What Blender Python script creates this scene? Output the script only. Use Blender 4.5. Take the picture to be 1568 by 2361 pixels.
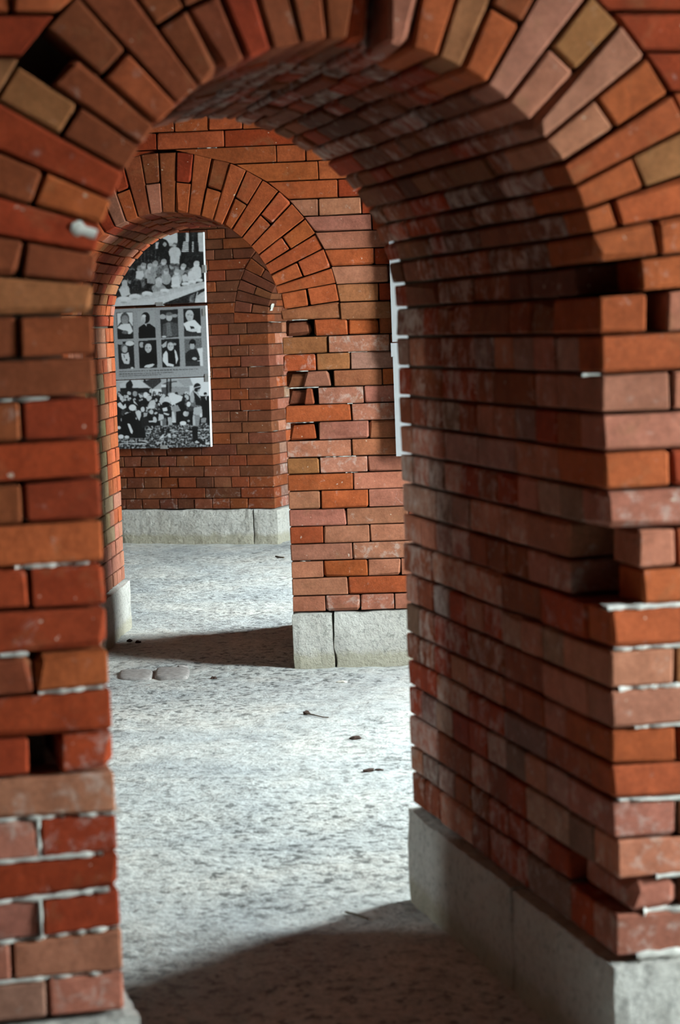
import bpy, bmesh, math, random
import numpy as np
from mathutils import Matrix, Vector, noise

# ------------------------------------------------------------------ scene reset
for o in list(bpy.data.objects):
    bpy.data.objects.remove(o)
scene = bpy.context.scene
COL = scene.collection
rnd = random.Random(7)

# ------------------------------------------------------------------ camera
IW, IH, F = 1568.0, 2361.0, 4900.0
PITCH, ROLL, CAMH = 0.08819, 0.03736, 1.53036
fwd = Vector((0, math.cos(PITCH), -math.sin(PITCH)))
rt0 = Vector((1, 0, 0)); up0 = rt0.cross(fwd)
RT = (math.cos(ROLL) * rt0 - math.sin(ROLL) * up0).normalized()
UP = RT.cross(fwd)
EYE = Vector((0, 0, CAMH))
cd = bpy.data.cameras.new('camera'); cam = bpy.data.objects.new('camera', cd); COL.objects.link(cam)
cam.matrix_world = Matrix.Translation(EYE) @ Matrix((RT, UP, -fwd)).transposed().to_4x4()
cd.sensor_fit = 'HORIZONTAL'; cd.sensor_width = 16.0; cd.lens = 50.0
cd.clip_start = 0.05; cd.clip_end = 200
cd.dof.use_dof = True; cd.dof.focus_distance = 11.0; cd.dof.aperture_fstop = 3.2
scene.camera = cam

# ------------------------------------------------------------------ sky and exposure
world = bpy.data.worlds.new('world'); scene.world = world; world.use_nodes = True
bg = world.node_tree.nodes['Background']
bg.inputs[0].default_value = (0.83, 0.955, 0.98, 1); bg.inputs[1].default_value = 104.0
vs = scene.view_settings
vs.view_transform = 'Standard'; vs.look = 'None'; vs.gamma = 1.0; vs.use_curve_mapping = False
vs.exposure = 0.0

# ------------------------------------------------------------------ layout of the curved gallery
# three radial cross walls; each: centre of the arch on the front face, turn, spring height
WALLS = {1: (0.03997, 4.00785, 0.24164), 2: (-0.71794, 9.4907, -0.05218), 3: (0.00474, 14.88144, -0.34521)}
R, T, HS, P = 0.4924, 1.477, 0.2477, 0.077       # half width of openings, wall thickness, plinth height, course height
ZS = {1: 1.566, 2: 1.561, 3: 1.555}
HS_ = {1: HS, 2: HS, 3: 0.228}
RO = R + 0.262                                    # outer radius of the arch ring
ZT = 3.1                                          # ceiling
REC = 0.115

def axes(i):
    X, Y, t = WALLS[i]
    return Vector((X, Y, 0)), Vector((math.cos(t), math.sin(t), 0)), Vector((-math.sin(t), math.cos(t), 0))
def wp(i, u, d, z):
    c, a, n = axes(i); return c + a * u + n * d + Vector((0, 0, z))
def pix(i, px, py, d=0.0):
    """measured image point -> (u, z) on the plane of wall i"""
    c, a, n = axes(i); c = c + n * d
    D = fwd + RT * ((px - IW / 2) / F) - UP * ((py - IH / 2) / F)
    k = (c - EYE).dot(n) / D.dot(n)
    q = EYE + D * k - c
    return q.dot(a), q.z
def floor_pt(px, py, z=0.0):
    D = fwd + RT * ((px - IW / 2) / F) - UP * ((py - IH / 2) / F)
    k = (z - EYE.z) / D.z
    return EYE + D * k
def project(p):
    v = p - EYE; k = v.dot(fwd)
    return IW / 2 + F * v.dot(RT) / k, IH / 2 - F * v.dot(UP) / k, k
def inside(i, u, z):
    if z < ZS[i]: return abs(u) < R + 0.004
    return math.hypot(u, z - ZS[i]) < R + 0.004
def seen(p, i):
    """is the point p, which belongs to wall i, seen through the arches before it?"""
    for k in range(1, i + 1):
        c, a, n = axes(k)
        dp = (p - c).dot(n)
        for d in (0.0, T):
            if k == i and dp <= d + 1e-3: continue
            e = (EYE - c).dot(n)
            t = (d - e) / (dp - e)
            q = EYE + (p - EYE) * t - c
            if not inside(k, q.dot(a), q.z): return False
    return True

# ------------------------------------------------------------------ materials
def new_mat(name):
    m = bpy.data.materials.new(name); m.use_nodes = True
    nt = m.node_tree; b = nt.nodes['Principled BSDF']
    return m, nt, b
def N(nt, typ, **kw):
    n = nt.nodes.new(typ)
    for k, v in kw.items(): setattr(n, k, v)
    return n
def noise_node(nt, vec, scale, detail=5, rough=0.6, dist=0.0):
    n = N(nt, 'ShaderNodeTexNoise'); n.inputs['Scale'].default_value = scale
    n.inputs['Detail'].default_value = detail; n.inputs['Roughness'].default_value = rough
    n.inputs['Distortion'].default_value = dist
    nt.links.new(vec, n.inputs['Vector']); return n.outputs['Fac']
def ramp(nt, fac, stops):
    r = N(nt, 'ShaderNodeValToRGB'); e = r.color_ramp.elements
    e[0].position, e[0].color = stops[0]; e[1].position, e[1].color = stops[1]
    for p_, c_ in stops[2:]:
        x = e.new(p_); x.color = c_
    nt.links.new(fac, r.inputs[0]); return r.outputs[0]
def g(v): return (v, v, v, 1)
def mix(nt, a, b, fac, mode='MIX'):
    m = N(nt, 'ShaderNodeMix', data_type='RGBA', blend_type=mode)
    if isinstance(fac, float): m.inputs[0].default_value = fac
    else: nt.links.new(fac, m.inputs[0])
    for s, v in ((6, a), (7, b)):
        if isinstance(v, tuple): m.inputs[s].default_value = v
        else: nt.links.new(v, m.inputs[s])
    return m.outputs[2]
def math_node(nt, op, a, b):
    m = N(nt, 'ShaderNodeMath', operation=op)
    for s, v in ((0, a), (1, b)):
        if isinstance(v, (int, float)): m.inputs[s].default_value = v
        else: nt.links.new(v, m.inputs[s])
    return m.outputs[0]
def bump(nt, b, h, strength, dist):
    n = N(nt, 'ShaderNodeBump'); n.inputs['Strength'].default_value = strength; n.inputs['Distance'].default_value = dist
    nt.links.new(h, n.inputs['Height']); nt.links.new(n.outputs[0], b.inputs['Normal'])
def set_plain(b, rough, spec=0.25):
    b.inputs['Roughness'].default_value = rough; b.inputs['Specular IOR Level'].default_value = spec

def brick_material():
    m, nt, b = new_mat('fired_brick')
    pos = N(nt, 'ShaderNodeNewGeometry').outputs['Position']
    at = N(nt, 'ShaderNodeAttribute', attribute_name='tint')
    n1 = noise_node(nt, pos, 14, 6, 0.65)
    n2 = noise_node(nt, pos, 90, 4, 0.6)
    n3 = noise_node(nt, pos, 9, 5, 0.7, 0.6)
    c = mix(nt, at.outputs['Color'], ramp(nt, n1, [(0.30, (0.62, 0.58, 0.55, 1)), (0.70, (1.22, 1.25, 1.28, 1))]), 0.75, 'MULTIPLY')
    c = mix(nt, c, ramp(nt, n2, [(0.35, g(0.80)), (0.65, g(1.12))]), 0.7, 'MULTIPLY')
    # ochre burn marks
    c = mix(nt, c, (0.21, 0.115, 0.05, 1), ramp(nt, n3, [(0.58, g(0)), (0.75, g(0.35))]))
    # lime and salt bloom
    salt = noise_node(nt, pos, 22, 8, 0.72, 0.4)
    thr = math_node(nt, 'ADD', salt, math_node(nt, 'MULTIPLY', at.outputs['Alpha'], 0.36))
    c = mix(nt, c, (0.46, 0.41, 0.365, 1), ramp(nt, thr, [(0.62, g(0)), (0.90, g(0.75))]))
    spot = noise_node(nt, pos, 48, 2, 0.5)
    c = mix(nt, c, (0.52, 0.46, 0.37, 1), ramp(nt, spot, [(0.735, g(0)), (0.775, g(0.6))]))
    nt.links.new(c, b.inputs['Base Color'])
    set_plain(b, 0.85, 0.10)
    h = math_node(nt, 'ADD', math_node(nt, 'MULTIPLY', noise_node(nt, pos, 30, 8, 0.7), 1.0), math_node(nt, 'MULTIPLY', noise_node(nt, pos, 160, 5, 0.7), 0.35))
    bump(nt, b, h, 0.55, 0.006)
    return m
def mortar_material(name, col):
    m, nt, b = new_mat(name)
    pos = N(nt, 'ShaderNodeNewGeometry').outputs['Position']
    n1 = noise_node(nt, pos, 40, 6, 0.7)
    c = mix(nt, col, ramp(nt, n1, [(0.3, g(0.6)), (0.7, g(1.2))]), 0.8, 'MULTIPLY')
    nt.links.new(c, b.inputs['Base Color']); set_plain(b, 0.95, 0.1)
    bump(nt, b, noise_node(nt, pos, 120, 6, 0.7), 0.6, 0.005)
    return m
def stone_material():
    m, nt, b = new_mat('limestone')
    pos = N(nt, 'ShaderNodeNewGeometry').outputs['Position']
    n1 = noise_node(nt, pos, 5, 6, 0.6); n2 = noise_node(nt, pos, 50, 5, 0.72)
    c = ramp(nt, n1, [(0.3, (0.49, 0.465, 0.41, 1)), (0.7, (0.59, 0.572, 0.525, 1))])
    c = mix(nt, c, ramp(nt, n2, [(0.33, g(0.50)), (0.47, g(0.98)), (0.7, g(1.08))]), 0.85, 'MULTIPLY')
    # ochre dirt splashed along the foot of the blocks
    sep = N(nt, 'ShaderNodeSeparateXYZ'); nt.links.new(pos, sep.inputs[0])
    z = math_node(nt, 'ADD', sep.outputs['Z'], math_node(nt, 'MULTIPLY', noise_node(nt, pos, 14, 5, 0.7), -0.09))
    c = mix(nt, c, (0.36, 0.32, 0.21, 1), ramp(nt, z, [(-0.03 + 0.03, g(0.6)), (0.03, g(0))]))
    nt.links.new(c, b.inputs['Base Color']); set_plain(b, 0.9, 0.1)
    h = math_node(nt, 'ADD', noise_node(nt, pos, 48, 7, 0.75), math_node(nt, 'MULTIPLY', noise_node(nt, pos, 12, 4, 0.6), 0.8))
    bump(nt, b, h, 0.9, 0.02)
    return m
def floor_material():
    m, nt, b = new_mat('worn_lime_floor')
    pos = N(nt, 'ShaderNodeNewGeometry').outputs['Position']
    big = noise_node(nt, pos, 1.6, 6, 0.62, 0.4)
    mid = noise_node(nt, pos, 9, 6, 0.65)
    fine = noise_node(nt, pos, 27, 3, 0.6)
    grit = noise_node(nt, pos, 75, 3, 0.6)
    c = ramp(nt, big, [(0.34, (0.375, 0.392, 0.39, 1)), (0.50, (0.45, 0.458, 0.44, 1)), (0.66, (0.535, 0.52, 0.478, 1))])  # the bluish end stands in for shade on the rough surface
    c = mix(nt, c, ramp(nt, mid, [(0.33, g(0.78)), (0.55, g(1.05))]), 0.8, 'MULTIPLY')
    # dark speckle paints the shade of small pits; broad noise varies its strength
    spk_amt = ramp(nt, noise_node(nt, pos, 0.9, 4, 0.55, 0.3), [(0.40, g(1.0)), (0.60, g(0.42))])
    spk = mix(nt, ramp(nt, fine, [(0.37, g(0.34)), (0.46, g(0.95)), (0.65, g(1.08))]), ramp(nt, grit, [(0.34, g(0.50)), (0.48, g(1.0)), (0.70, g(1.12))]), 0.7, 'MULTIPLY')
    c = mix(nt, c, spk, spk_amt, 'MULTIPLY')
    dot = noise_node(nt, pos, 19, 3, 0.55, 0.5)
    c = mix(nt, c, (0.10, 0.10, 0.10, 1), ramp(nt, math_node(nt, 'SUBTRACT', dot, math_node(nt, 'MULTIPLY', big, 0.16)), [(0.565, g(0)), (0.61, g(0.7))]))  # larger dark specks, pit shade painted in as colour
    nt.links.new(c, b.inputs['Base Color']); set_plain(b, 0.92, 0.15)
    h = math_node(nt, 'ADD', fine, math_node(nt, 'MULTIPLY', grit, 0.5))
    h = math_node(nt, 'ADD', h, math_node(nt, 'MULTIPLY', mid, 1.2))
    bump(nt, b, h, 0.55, 0.014)
    return m
def simple_material(name, col, rough=0.6, spec=0.3, metal=0.0, var=0.15, scale=30):
    m, nt, b = new_mat(name)
    pos = N(nt, 'ShaderNodeNewGeometry').outputs['Position']
    n1 = noise_node(nt, pos, scale, 4, 0.6)
    c = mix(nt, (*col, 1), ramp(nt, n1, [(0.3, g(1 - var)), (0.7, g(1 + var))]), 1.0, 'MULTIPLY')
    nt.links.new(c, b.inputs['Base Color']); set_plain(b, rough, spec); b.inputs['Metallic'].default_value = metal
    return m
def print_material():
    m, nt, b = new_mat('printed_photo')
    at = N(nt, 'ShaderNodeAttribute', attribute_name='print')
    nt.links.new(at.outputs['Color'], b.inputs['Base Color']); set_plain(b, 0.45, 0.35)
    return m
def brick_wall_material():
    m, nt, b = new_mat('plain_brickwork')
    tc = N(nt, 'ShaderNodeTexCoord').outputs['UV']
    t = N(nt, 'ShaderNodeTexBrick'); nt.links.new(tc, t.inputs['Vector'])
    t.inputs['Scale'].default_value = 1.0; t.inputs['Brick Width'].default_value = 0.275; t.inputs['Row Height'].default_value = P
    t.inputs['Mortar Size'].default_value = 0.006
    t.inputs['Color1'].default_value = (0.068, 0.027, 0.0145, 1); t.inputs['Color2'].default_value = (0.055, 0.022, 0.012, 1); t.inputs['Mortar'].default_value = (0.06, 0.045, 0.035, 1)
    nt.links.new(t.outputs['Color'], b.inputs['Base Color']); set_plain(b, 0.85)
    bump(nt, b, t.outputs['Fac'], -0.6, 0.01)
    return m
M_BRICK = brick_material()
M_CORE = mortar_material('old_mortar', (0.075, 0.055, 0.04, 1))
M_LIME = mortar_material('lime_mortar', (0.48, 0.465, 0.42, 1))
M_STONE = stone_material(); M_FLOOR = floor_material(); M_PRINT = print_material(); M_PLAIN = brick_wall_material()
M_WHITE = simple_material('white_board', (0.66, 0.66, 0.66), 0.5, 0.3, 0, 0.03)
M_BOARD = simple_material('grey_white_board', (0.27, 0.27, 0.275), 0.5, 0.2, 0, 0.03)
M_CLIP = simple_material('dull_metal_clip', (0.34, 0.34, 0.33), 0.45, 0.5, 0.3, 0.08)
M_DARK = simple_material('dry_leaf', (0.055, 0.035, 0.028), 0.9, 0.1)
M_TWIG = simple_material('dry_twig', (0.10, 0.075, 0.05), 0.9, 0.1)
M_PALE = simple_material('pale_chip', (0.55, 0.52, 0.46), 0.9, 0.1)
M_WORN = simple_material('worn_floor_brick', (0.30, 0.275, 0.26), 0.9, 0.1, 0, 0.3, 40)
M_GROUND = simple_material('outside_gravel', (0.30, 0.30, 0.27), 0.95, 0.1)
M_WOOD = simple_material('window_wood', (0.25, 0.22, 0.18), 0.7)

# ------------------------------------------------------------------ object helpers
def link_mesh(name, verts, faces, mat, parent=None, loc=None, smooth=False):
    me = bpy.data.meshes.new(name); me.from_pydata([tuple(v) for v in verts], [], faces); me.update()
    me.materials.append(mat)
    if smooth: me.polygons.foreach_set('use_smooth', [True] * len(me.polygons))
    o = bpy.data.objects.new(name, me); COL.objects.link(o)
    if parent: o.parent = parent
    if loc is not None: o.location = loc
    return o
def tag(o, label=None, cat=None, group=None, kind=None):
    for k, v in (('label', label), ('category', cat), ('group', group), ('kind', kind)):
        if v: o[k] = v
    return o
def link_bm(name, bm, mat, parent=None, smooth=False):
    me = bpy.data.meshes.new(name); bm.normal_update(); bm.to_mesh(me); bm.free()
    me.materials.append(mat)
    if smooth: me.polygons.foreach_set('use_smooth', [True] * len(me.polygons))
    o = bpy.data.objects.new(name, me); COL.objects.link(o)
    if parent: o.parent = parent
    return o

# ------------------------------------------------------------------ bevelled hexahedron (one brick: 24 verts, 26 faces)
def _topology():
    cs = [(i, j, k) for i in (0, 1) for j in (0, 1) for k in (0, 1)]
    idx = {}
    for c in cs:
        for f in range(3): idx[(c, f)] = len(idx)
    def p(c, f):
        v = [(-1, 1)[x] for x in c]
        return Vector([v[a] * (1.0 if a == f else 0.8) for a in range(3)])
    faces = []
    def add(keys):
        pts = [p(*k) for k in keys]; ctr = sum(pts, Vector()) / len(pts)
        n = (pts[1] - pts[0]).cross(pts[2] - pts[0])
        ids = [idx[k] for k in keys]
        if n.dot(ctr) < 0: ids.reverse()
        faces.append(ids)
    def setc(f, s, a, b):
        c = [0, 0, 0]; o = [x for x in range(3) if x != f]; c[f] = s; c[o[0]] = a; c[o[1]] = b; return tuple(c)
    for f in range(3):
        for s in (0, 1):
            add([(setc(f, s, a, b), f) for a, b in ((0, 0), (1, 0), (1, 1), (0, 1))])
    for e in range(3):
        o = [x for x in range(3) if x != e]
        for a in (0, 1):
            for b in (0, 1):
                c0 = [0, 0, 0]; c0[o[0]] = a; c0[o[1]] = b; c1 = list(c0); c1[e] = 1
                c0, c1 = tuple(c0), tuple(c1)
                add([(c0, o[0]), (c1, o[0]), (c1, o[1]), (c0, o[1])])
    for c in cs: add([(c, 0), (c, 1), (c, 2)])
    return cs, idx, faces
CS, IDX, FACES = _topology()
FLIP = [list(reversed(f)) for f in FACES]

def hexa(c8, bev, chip=0.16, jit=0.0010):
    """c8[(i,j,k)] -> corner; i = along, j = depth, k = height"""
    verts = [None] * 24
    for c in CS:
        b = bev * rnd.uniform(0.7, 1.3)
        if c[1] == 0 and rnd.random() < chip: b *= rnd.uniform(1.5, 3.2)
        p = c8[c]; off = []
        for a in range(3):
            q = list(c); q[a] = 1 - q[a]; e = c8[tuple(q)] - p; L = e.length or 1e-6
            off.append(e * min(b / L, 0.4))
        for f in range(3):
            v = p.copy()
            for a in range(3):
                if a != f: v = v + off[a]
            verts[IDX[(c, f)]] = v + Vector((rnd.uniform(-jit, jit), rnd.uniform(-jit, jit), rnd.uniform(-jit, jit)))
    ex, ey, ez = c8[(1, 0, 0)] - c8[(0, 0, 0)], c8[(0, 1, 0)] - c8[(0, 0, 0)], c8[(0, 0, 1)] - c8[(0, 0, 0)]
    return verts, (FACES if ex.cross(ey).dot(ez) > 0 else FLIP)

def inset_quad(q, j):
    """q: four (u,z) in order; move every edge inwards by j"""
    n = 4; cx = sum(p[0] for p in q) / 4; cz = sum(p[1] for p in q) / 4
    L = []
    for i in range(n):
        (x0, y0), (x1, y1) = q[i], q[(i + 1) % n]
        dx, dy = x1 - x0, y1 - y0; l = math.hypot(dx, dy) or 1e-9
        nx, ny = -dy / l, dx / l
        if (cx - x0) * nx + (cz - y0) * ny < 0: nx, ny = -nx, -ny
        L.append((x0 + nx * j, y0 + ny * j, dx, dy))
    out = []
    for i in range(n):
        x0, y0, dx, dy = L[i - 1]; x1, y1, ex, ey = L[i]
        det = dx * ey - dy * ex
        if abs(det) < 1e-12: out.append((x1, y1)); continue
        t = ((x1 - x0) * ey - (y1 - y0) * ex) / det
        out.append((x0 + dx * t, y0 + dy * t))
    return out

# colours of fired clay (linear)
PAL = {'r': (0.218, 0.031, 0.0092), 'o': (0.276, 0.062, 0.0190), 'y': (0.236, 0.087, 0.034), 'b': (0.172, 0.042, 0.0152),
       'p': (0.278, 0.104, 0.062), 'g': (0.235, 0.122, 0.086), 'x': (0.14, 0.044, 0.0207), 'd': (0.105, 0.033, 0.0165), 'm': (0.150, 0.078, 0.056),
       'k': (0.205, 0.150, 0.072)}
def clay(code=None, z=1.0, weights='rrroooooyybp'):
    salt = 0.05
    if code is None:
        low = max(0.0, 1 - (z - 0.2) / 0.75)
        code = rnd.choice('ppgprro' if 'o' in weights else weights + 'b') if rnd.random() < low * 0.8 else rnd.choice(weights)
        salt = 0.03 + 0.28 * low * rnd.random()
    elif code.isupper():
        code = code.lower(); salt = 0.30
    c = PAL[code]; v = rnd.uniform(0.85, 1.15)
    return (c[0] * v, c[1] * v * rnd.uniform(0.92, 1.08), c[2] * v * rnd.uniform(0.9, 1.1), salt)

class Wall:
    """collects the bricks of one cross wall; builds the largest seen ones as objects, the rest as one part"""
    def __init__(s, i, name, label):
        s.i = i; s.bricks = []; s.weights = 'rrroooooyybp'; s.salt = None
        s.root = s.core(name); tag(s.root, label, 'wall', None, 'structure')
    def core(s, name):
        i = s.i; X, Y, t = WALLS[i]; zs = ZS[i]
        rr = R + REC; d0, d1 = REC, T - 0.01; uL, uR = -3.4, 3.4
        V, Fc = [], []
        def prism(poly):
            n = len(poly); b = len(V)
            V.extend([(u, d0, z) for u, z in poly]); V.extend([(u, d1, z) for u, z in poly])
            Fc.append(list(range(b, b + n))); Fc.append(list(range(b + 2 * n - 1, b + n - 1, -1)))
            for k in range(n):
                a_, b_ = b + k, b + (k + 1) % n
                Fc.append([b_, a_, a_ + n, b_ + n])
        prism([(uL, -0.1), (-rr, -0.1), (-rr, ZT + .05), (uL, ZT + .05)])
        prism([(rr, -0.1), (uR, -0.1), (uR, ZT + .05), (rr, ZT + .05)])
        # bedding mortar behind the faces of the jambs
        for sd in (-1, 1):
            a_, b_ = sorted((sd * (R + .024), sd * (R + .13))); z_ = zs; d0k, d0, d1k, d1 = d0, .30, d1, T - .022
            prism([(a_, 0), (b_, 0), (b_, z_), (a_, z_)]); d0, d1 = d0k, d1k
        NA = 28
        pts = [(-rr * math.cos(math.pi * k / NA), zs + rr * math.sin(math.pi * k / NA)) for k in range(NA + 1)]
        rb = R + .024
        d0k, d0, d1k, d1 = d0, .30, d1, T - .022
        for k in range(NA):
            t0, t1 = math.pi * k / NA, math.pi * (k + 1) / NA
            prism([(-rb * math.cos(t0), zs + rb * math.sin(t0)), (-rb * math.cos(t1), zs + rb * math.sin(t1)), (-(R + .12) * math.cos(t1), zs + (R + .12) * math.sin(t1)), (-(R + .12) * math.cos(t0), zs + (R + .12) * math.sin(t0))])
        d0, d1 = d0k, d1k
        for k in range(NA):
            (a0, b0), (a1, b1) = pts[k], pts[k + 1]
            prism([(a0, b0), (a1, b1), (a1, ZT + .05), (a0, ZT + .05)])
        o = link_mesh(name, V, Fc, M_CORE)
        o.location = (X, Y, 0); o.rotation_euler = (0, 0, t)
        return o
    def hexa8(s, c8, code=None, bev=0.0045, chip=0.16):
        z = sum(c8[c].z for c in CS) / 8
        col = clay(code, z, s.weights)
        if s.salt is not None: col = col[:3] + (s.salt,)
        s.bricks.append((c8, col, bev, chip))
    def quad(s, q, d0, d1, code=None, j=0.0035, bev=0.0045, chip=0.16, dj=0.0, wob=0.003):
        """q: four (u,z): inner/left-low, right-low, right-high, left-high"""
        if s.i > 1: j *= 0.78; bev *= 0.7
        q = inset_quad(q, j)
        w = rnd.uniform(-wob, wob) if d0 < 0.02 else 0.0
        tu, tz = rnd.uniform(-.002, .002), rnd.uniform(-.0015, .0015)
        (a, b, c, d) = q; c8 = {}
        for (ii, kk), (u, z) in (((0, 0), a), ((1, 0), b), ((1, 1), c), ((0, 1), d)):
            c8[(ii, 0, kk)] = Vector((u, d0 + dj + w + tu * (ii - .5) * 2 + tz * (kk - .5) * 2, z)); c8[(ii, 1, kk)] = Vector((u, d1 - dj, z))
        s.hexa8(c8, code, bev, chip)
    def box(s, u0, u1, d0, d1, z0, z1, code=None, **kw):
        s.quad([(u0, z0), (u1, z0), (u1, z1), (u0, z1)], d0, d1, code, **kw)
    def build(s, limit=300, minpx=55.0):
        scored = []
        c, a, n = axes(s.i)
        for k, (c8, col, bev, chip) in enumerate(s.bricks):
            ctr = sum((c8[x] for x in CS), Vector()) / 8
            vis, P2 = 0, []
            for x in CS:
                q = c8[x] + (ctr - c8[x]) * 0.06
                pw = c + a * q.x + n * (q.y - 0.004 if x[1] == 0 else q.y) + Vector((0, 0, q.z))
                px, py, dep = project(pw)
                inn = 0 <= px <= IW and 0 <= py <= IH
                P2.append((min(max(px, 0), IW), min(max(py, 0), IH)))
                if inn and seen(pw + (EYE - pw).normalized() * 0.012, s.i): vis += 1
            # area of the front and the opening-side faces
            def area(keys):
                pts = [P2[CS.index(x)] for x in keys]
                return abs(sum(pts[m][0] * pts[(m + 1) % 4][1] - pts[(m + 1) % 4][0] * pts[m][1] for m in range(4))) / 2
            front = area([(0, 0, 0), (1, 0, 0), (1, 0, 1), (0, 0, 1)])
            side = max(area([(0, 0, 0), (0, 1, 0), (0, 1, 1), (0, 0, 1)]), area([(1, 0, 0), (1, 1, 0), (1, 1, 1), (1, 0, 1)]), area([(0, 0, 0), (1, 0, 0), (1, 1, 0), (0, 1, 0)]))
            scored.append(((front + side) * (0 if vis == 0 else 0.25 + vis / 8), k))
        scored.sort(reverse=True)
        single = {k for sc, k in scored[:limit] if sc > minpx}
        RV, RF, RC = [], [], []
        for k, (c8, col, bev, chip) in enumerate(s.bricks):
            v, f = hexa(c8, bev, chip)
            if k in single:
                ctr = sum((c8[x] for x in CS), Vector()) / 8
                o = link_mesh('brick', [p - ctr for p in v], f, M_BRICK, s.root, ctr)
                at = o.data.color_attributes.new('tint', 'FLOAT_COLOR', 'POINT')
                at.data.foreach_set('color', list(col) * 24)
            else:
                b = len(RV); RV.extend(v); RF.extend([[x + b for x in q] for q in f]); RC.extend(list(col) * 24)
        if RV:
            o = link_mesh('brickwork', RV, RF, M_BRICK, s.root); o['kind'] = 'stuff'
            at = o.data.color_attributes.new('tint', 'FLOAT_COLOR', 'POINT'); at.data.foreach_set('color', RC)
        return len(single), len(s.bricks)

def lerp(a, b, t): return a + (b - a) * t
def line_z(L, u):
    (u0, z0), (u1, z1) = L
    t = (u - u0) / (u1 - u0) if abs(u1 - u0) > 1e-6 else 0
    return lerp(z0, z1, min(max(t, 0.0), 1.0))
def circ_u(i, z, gap=0.0):
    h = z - ZS[i]
    if h <= 0: return RO + gap
    return math.sqrt(max(RO * RO - h * h, 0.0)) + gap

def ring(W, bounds, kinds, pieces=None, codes=None):
    """bounds: list of (inner angle, outer angle) round the arch; kinds[k]: 'L' one long brick, 'S' two short ones, '-' nothing"""
    i = W.i; zs = ZS[i]
    def pt(r, a): return (r * math.cos(a), zs + r * math.sin(a))
    for k in range(len(bounds) - 1):
        (ai, ao), (bi, bo) = bounds[k], bounds[k + 1]
        kind = kinds[k]
        parts = {'L': [(0, 1)], 'S': [(0, .495), (.505, 1)], '-': []}[kind]
        if pieces and k in pieces: parts = pieces[k]
        depth = 0.267 if kind == 'S' else 0.13
        for n_, pc in enumerate(parts):
            f0, f1 = pc[0], pc[1]; rec = pc[2] if len(pc) > 2 else 0.0
            r0, r1 = lerp(R - .0035, RO, f0), lerp(R, RO, f1)
            A0, A1 = lerp(ai, ao, f0), lerp(ai, ao, f1); B0, B1 = lerp(bi, bo, f0), lerp(bi, bo, f1)
            # both chords run from r0 to r1
            q = [pt(r0, A0), pt(r1, A1), pt(r1, B1), pt(r0, B0)]
            code = codes[k][n_ % len(codes[k])] if codes and k in codes else None
            W.quad(q, rec, max(depth, rec + 0.05), code, j=0.0035, chip=0.14)
        # soffit courses behind the face
        keep = W.weights
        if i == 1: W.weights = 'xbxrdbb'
        d = depth + 0.0
        first = True
        while d < T - 0.02:
            L = rnd.choice((0.137, 0.137, 0.272)) if not first else (0.137 if kind == 'S' else 0.272)
            first = False
            e = d + L
            if e > T - 0.08: e = T
            if True:
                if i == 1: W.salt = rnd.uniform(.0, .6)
                dr = rnd.uniform(-0.0085, 0.0015)
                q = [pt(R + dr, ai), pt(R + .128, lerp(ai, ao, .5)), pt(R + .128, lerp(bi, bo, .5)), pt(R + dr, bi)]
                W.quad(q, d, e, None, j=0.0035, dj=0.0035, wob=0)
            d = e
        W.weights = keep; W.salt = None

def jamb(W, side, zrows, first_depths, skip=()):
    """bricks on the side of the opening; zrows: list of (z0,z1); first_depths: depth of the corner brick per row"""
    keep = W.weights
    if W.i == 1: W.weights = 'bprmpgb'
    for k, (z0, z1) in enumerate(zrows):
        d = first_depths[k]
        heads = k % 2 == 0
        while d < T - 0.02:
            L = 0.137 if heads or rnd.random() < 0.35 else 0.272
            e = d + L
            if e > T - 0.09: e = T + .0035
            if (k, round(d, 2)) not in skip:
                dr = rnd.uniform(-0.0055, -0.0015)
                u0, u1 = R + dr, R + 0.13
                if side < 0: u0, u1 = -u1, -u0
                code = None
                if W.i == 2 and side < 0:
                    code = rnd.choice('kkky') if d < 1.08 and .42 < z0 < 1.3 else ('p' if z0 < .5 else rnd.choice('oopo'))
                if W.i == 3 and side < 0: code = rnd.choice('ppgo'); W.salt = rnd.uniform(.1, .5)
                if W.i == 1: W.salt = rnd.uniform(.0, .25) + .45 * min(1.0, d) * rnd.random()
                W.box(u0, u1, d, e, z0, z1, code, dj=0.0035, wob=0, bev=0.004, chip=.08)
            d = e
    W.weights = keep; W.salt = None

def fill_row(W, L0, L1, u0, u1, heads, phase, zmid_code=None):
    """english bond: a row of headers or stretchers between u0 and u1 and the lines L0 (below), L1 (above)"""
    step = 0.1375 if heads else 0.275
    n0 = math.floor((u0 - phase) / step); u = phase + n0 * step
    cuts = [u0]
    while u < u1:
        if u > u0 + 0.03 and u < u1 - 0.03: cuts.append(u + rnd.uniform(-.004, .004))
        u += step
    cuts.append(u1)
    for a, b in zip(cuts[:-1], cuts[1:]):
        W.quad([(a, line_z(L0, a)), (b, line_z(L0, b)), (b, line_z(L1, b)), (a, line_z(L1, a))], 0.0, 0.13)

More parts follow.
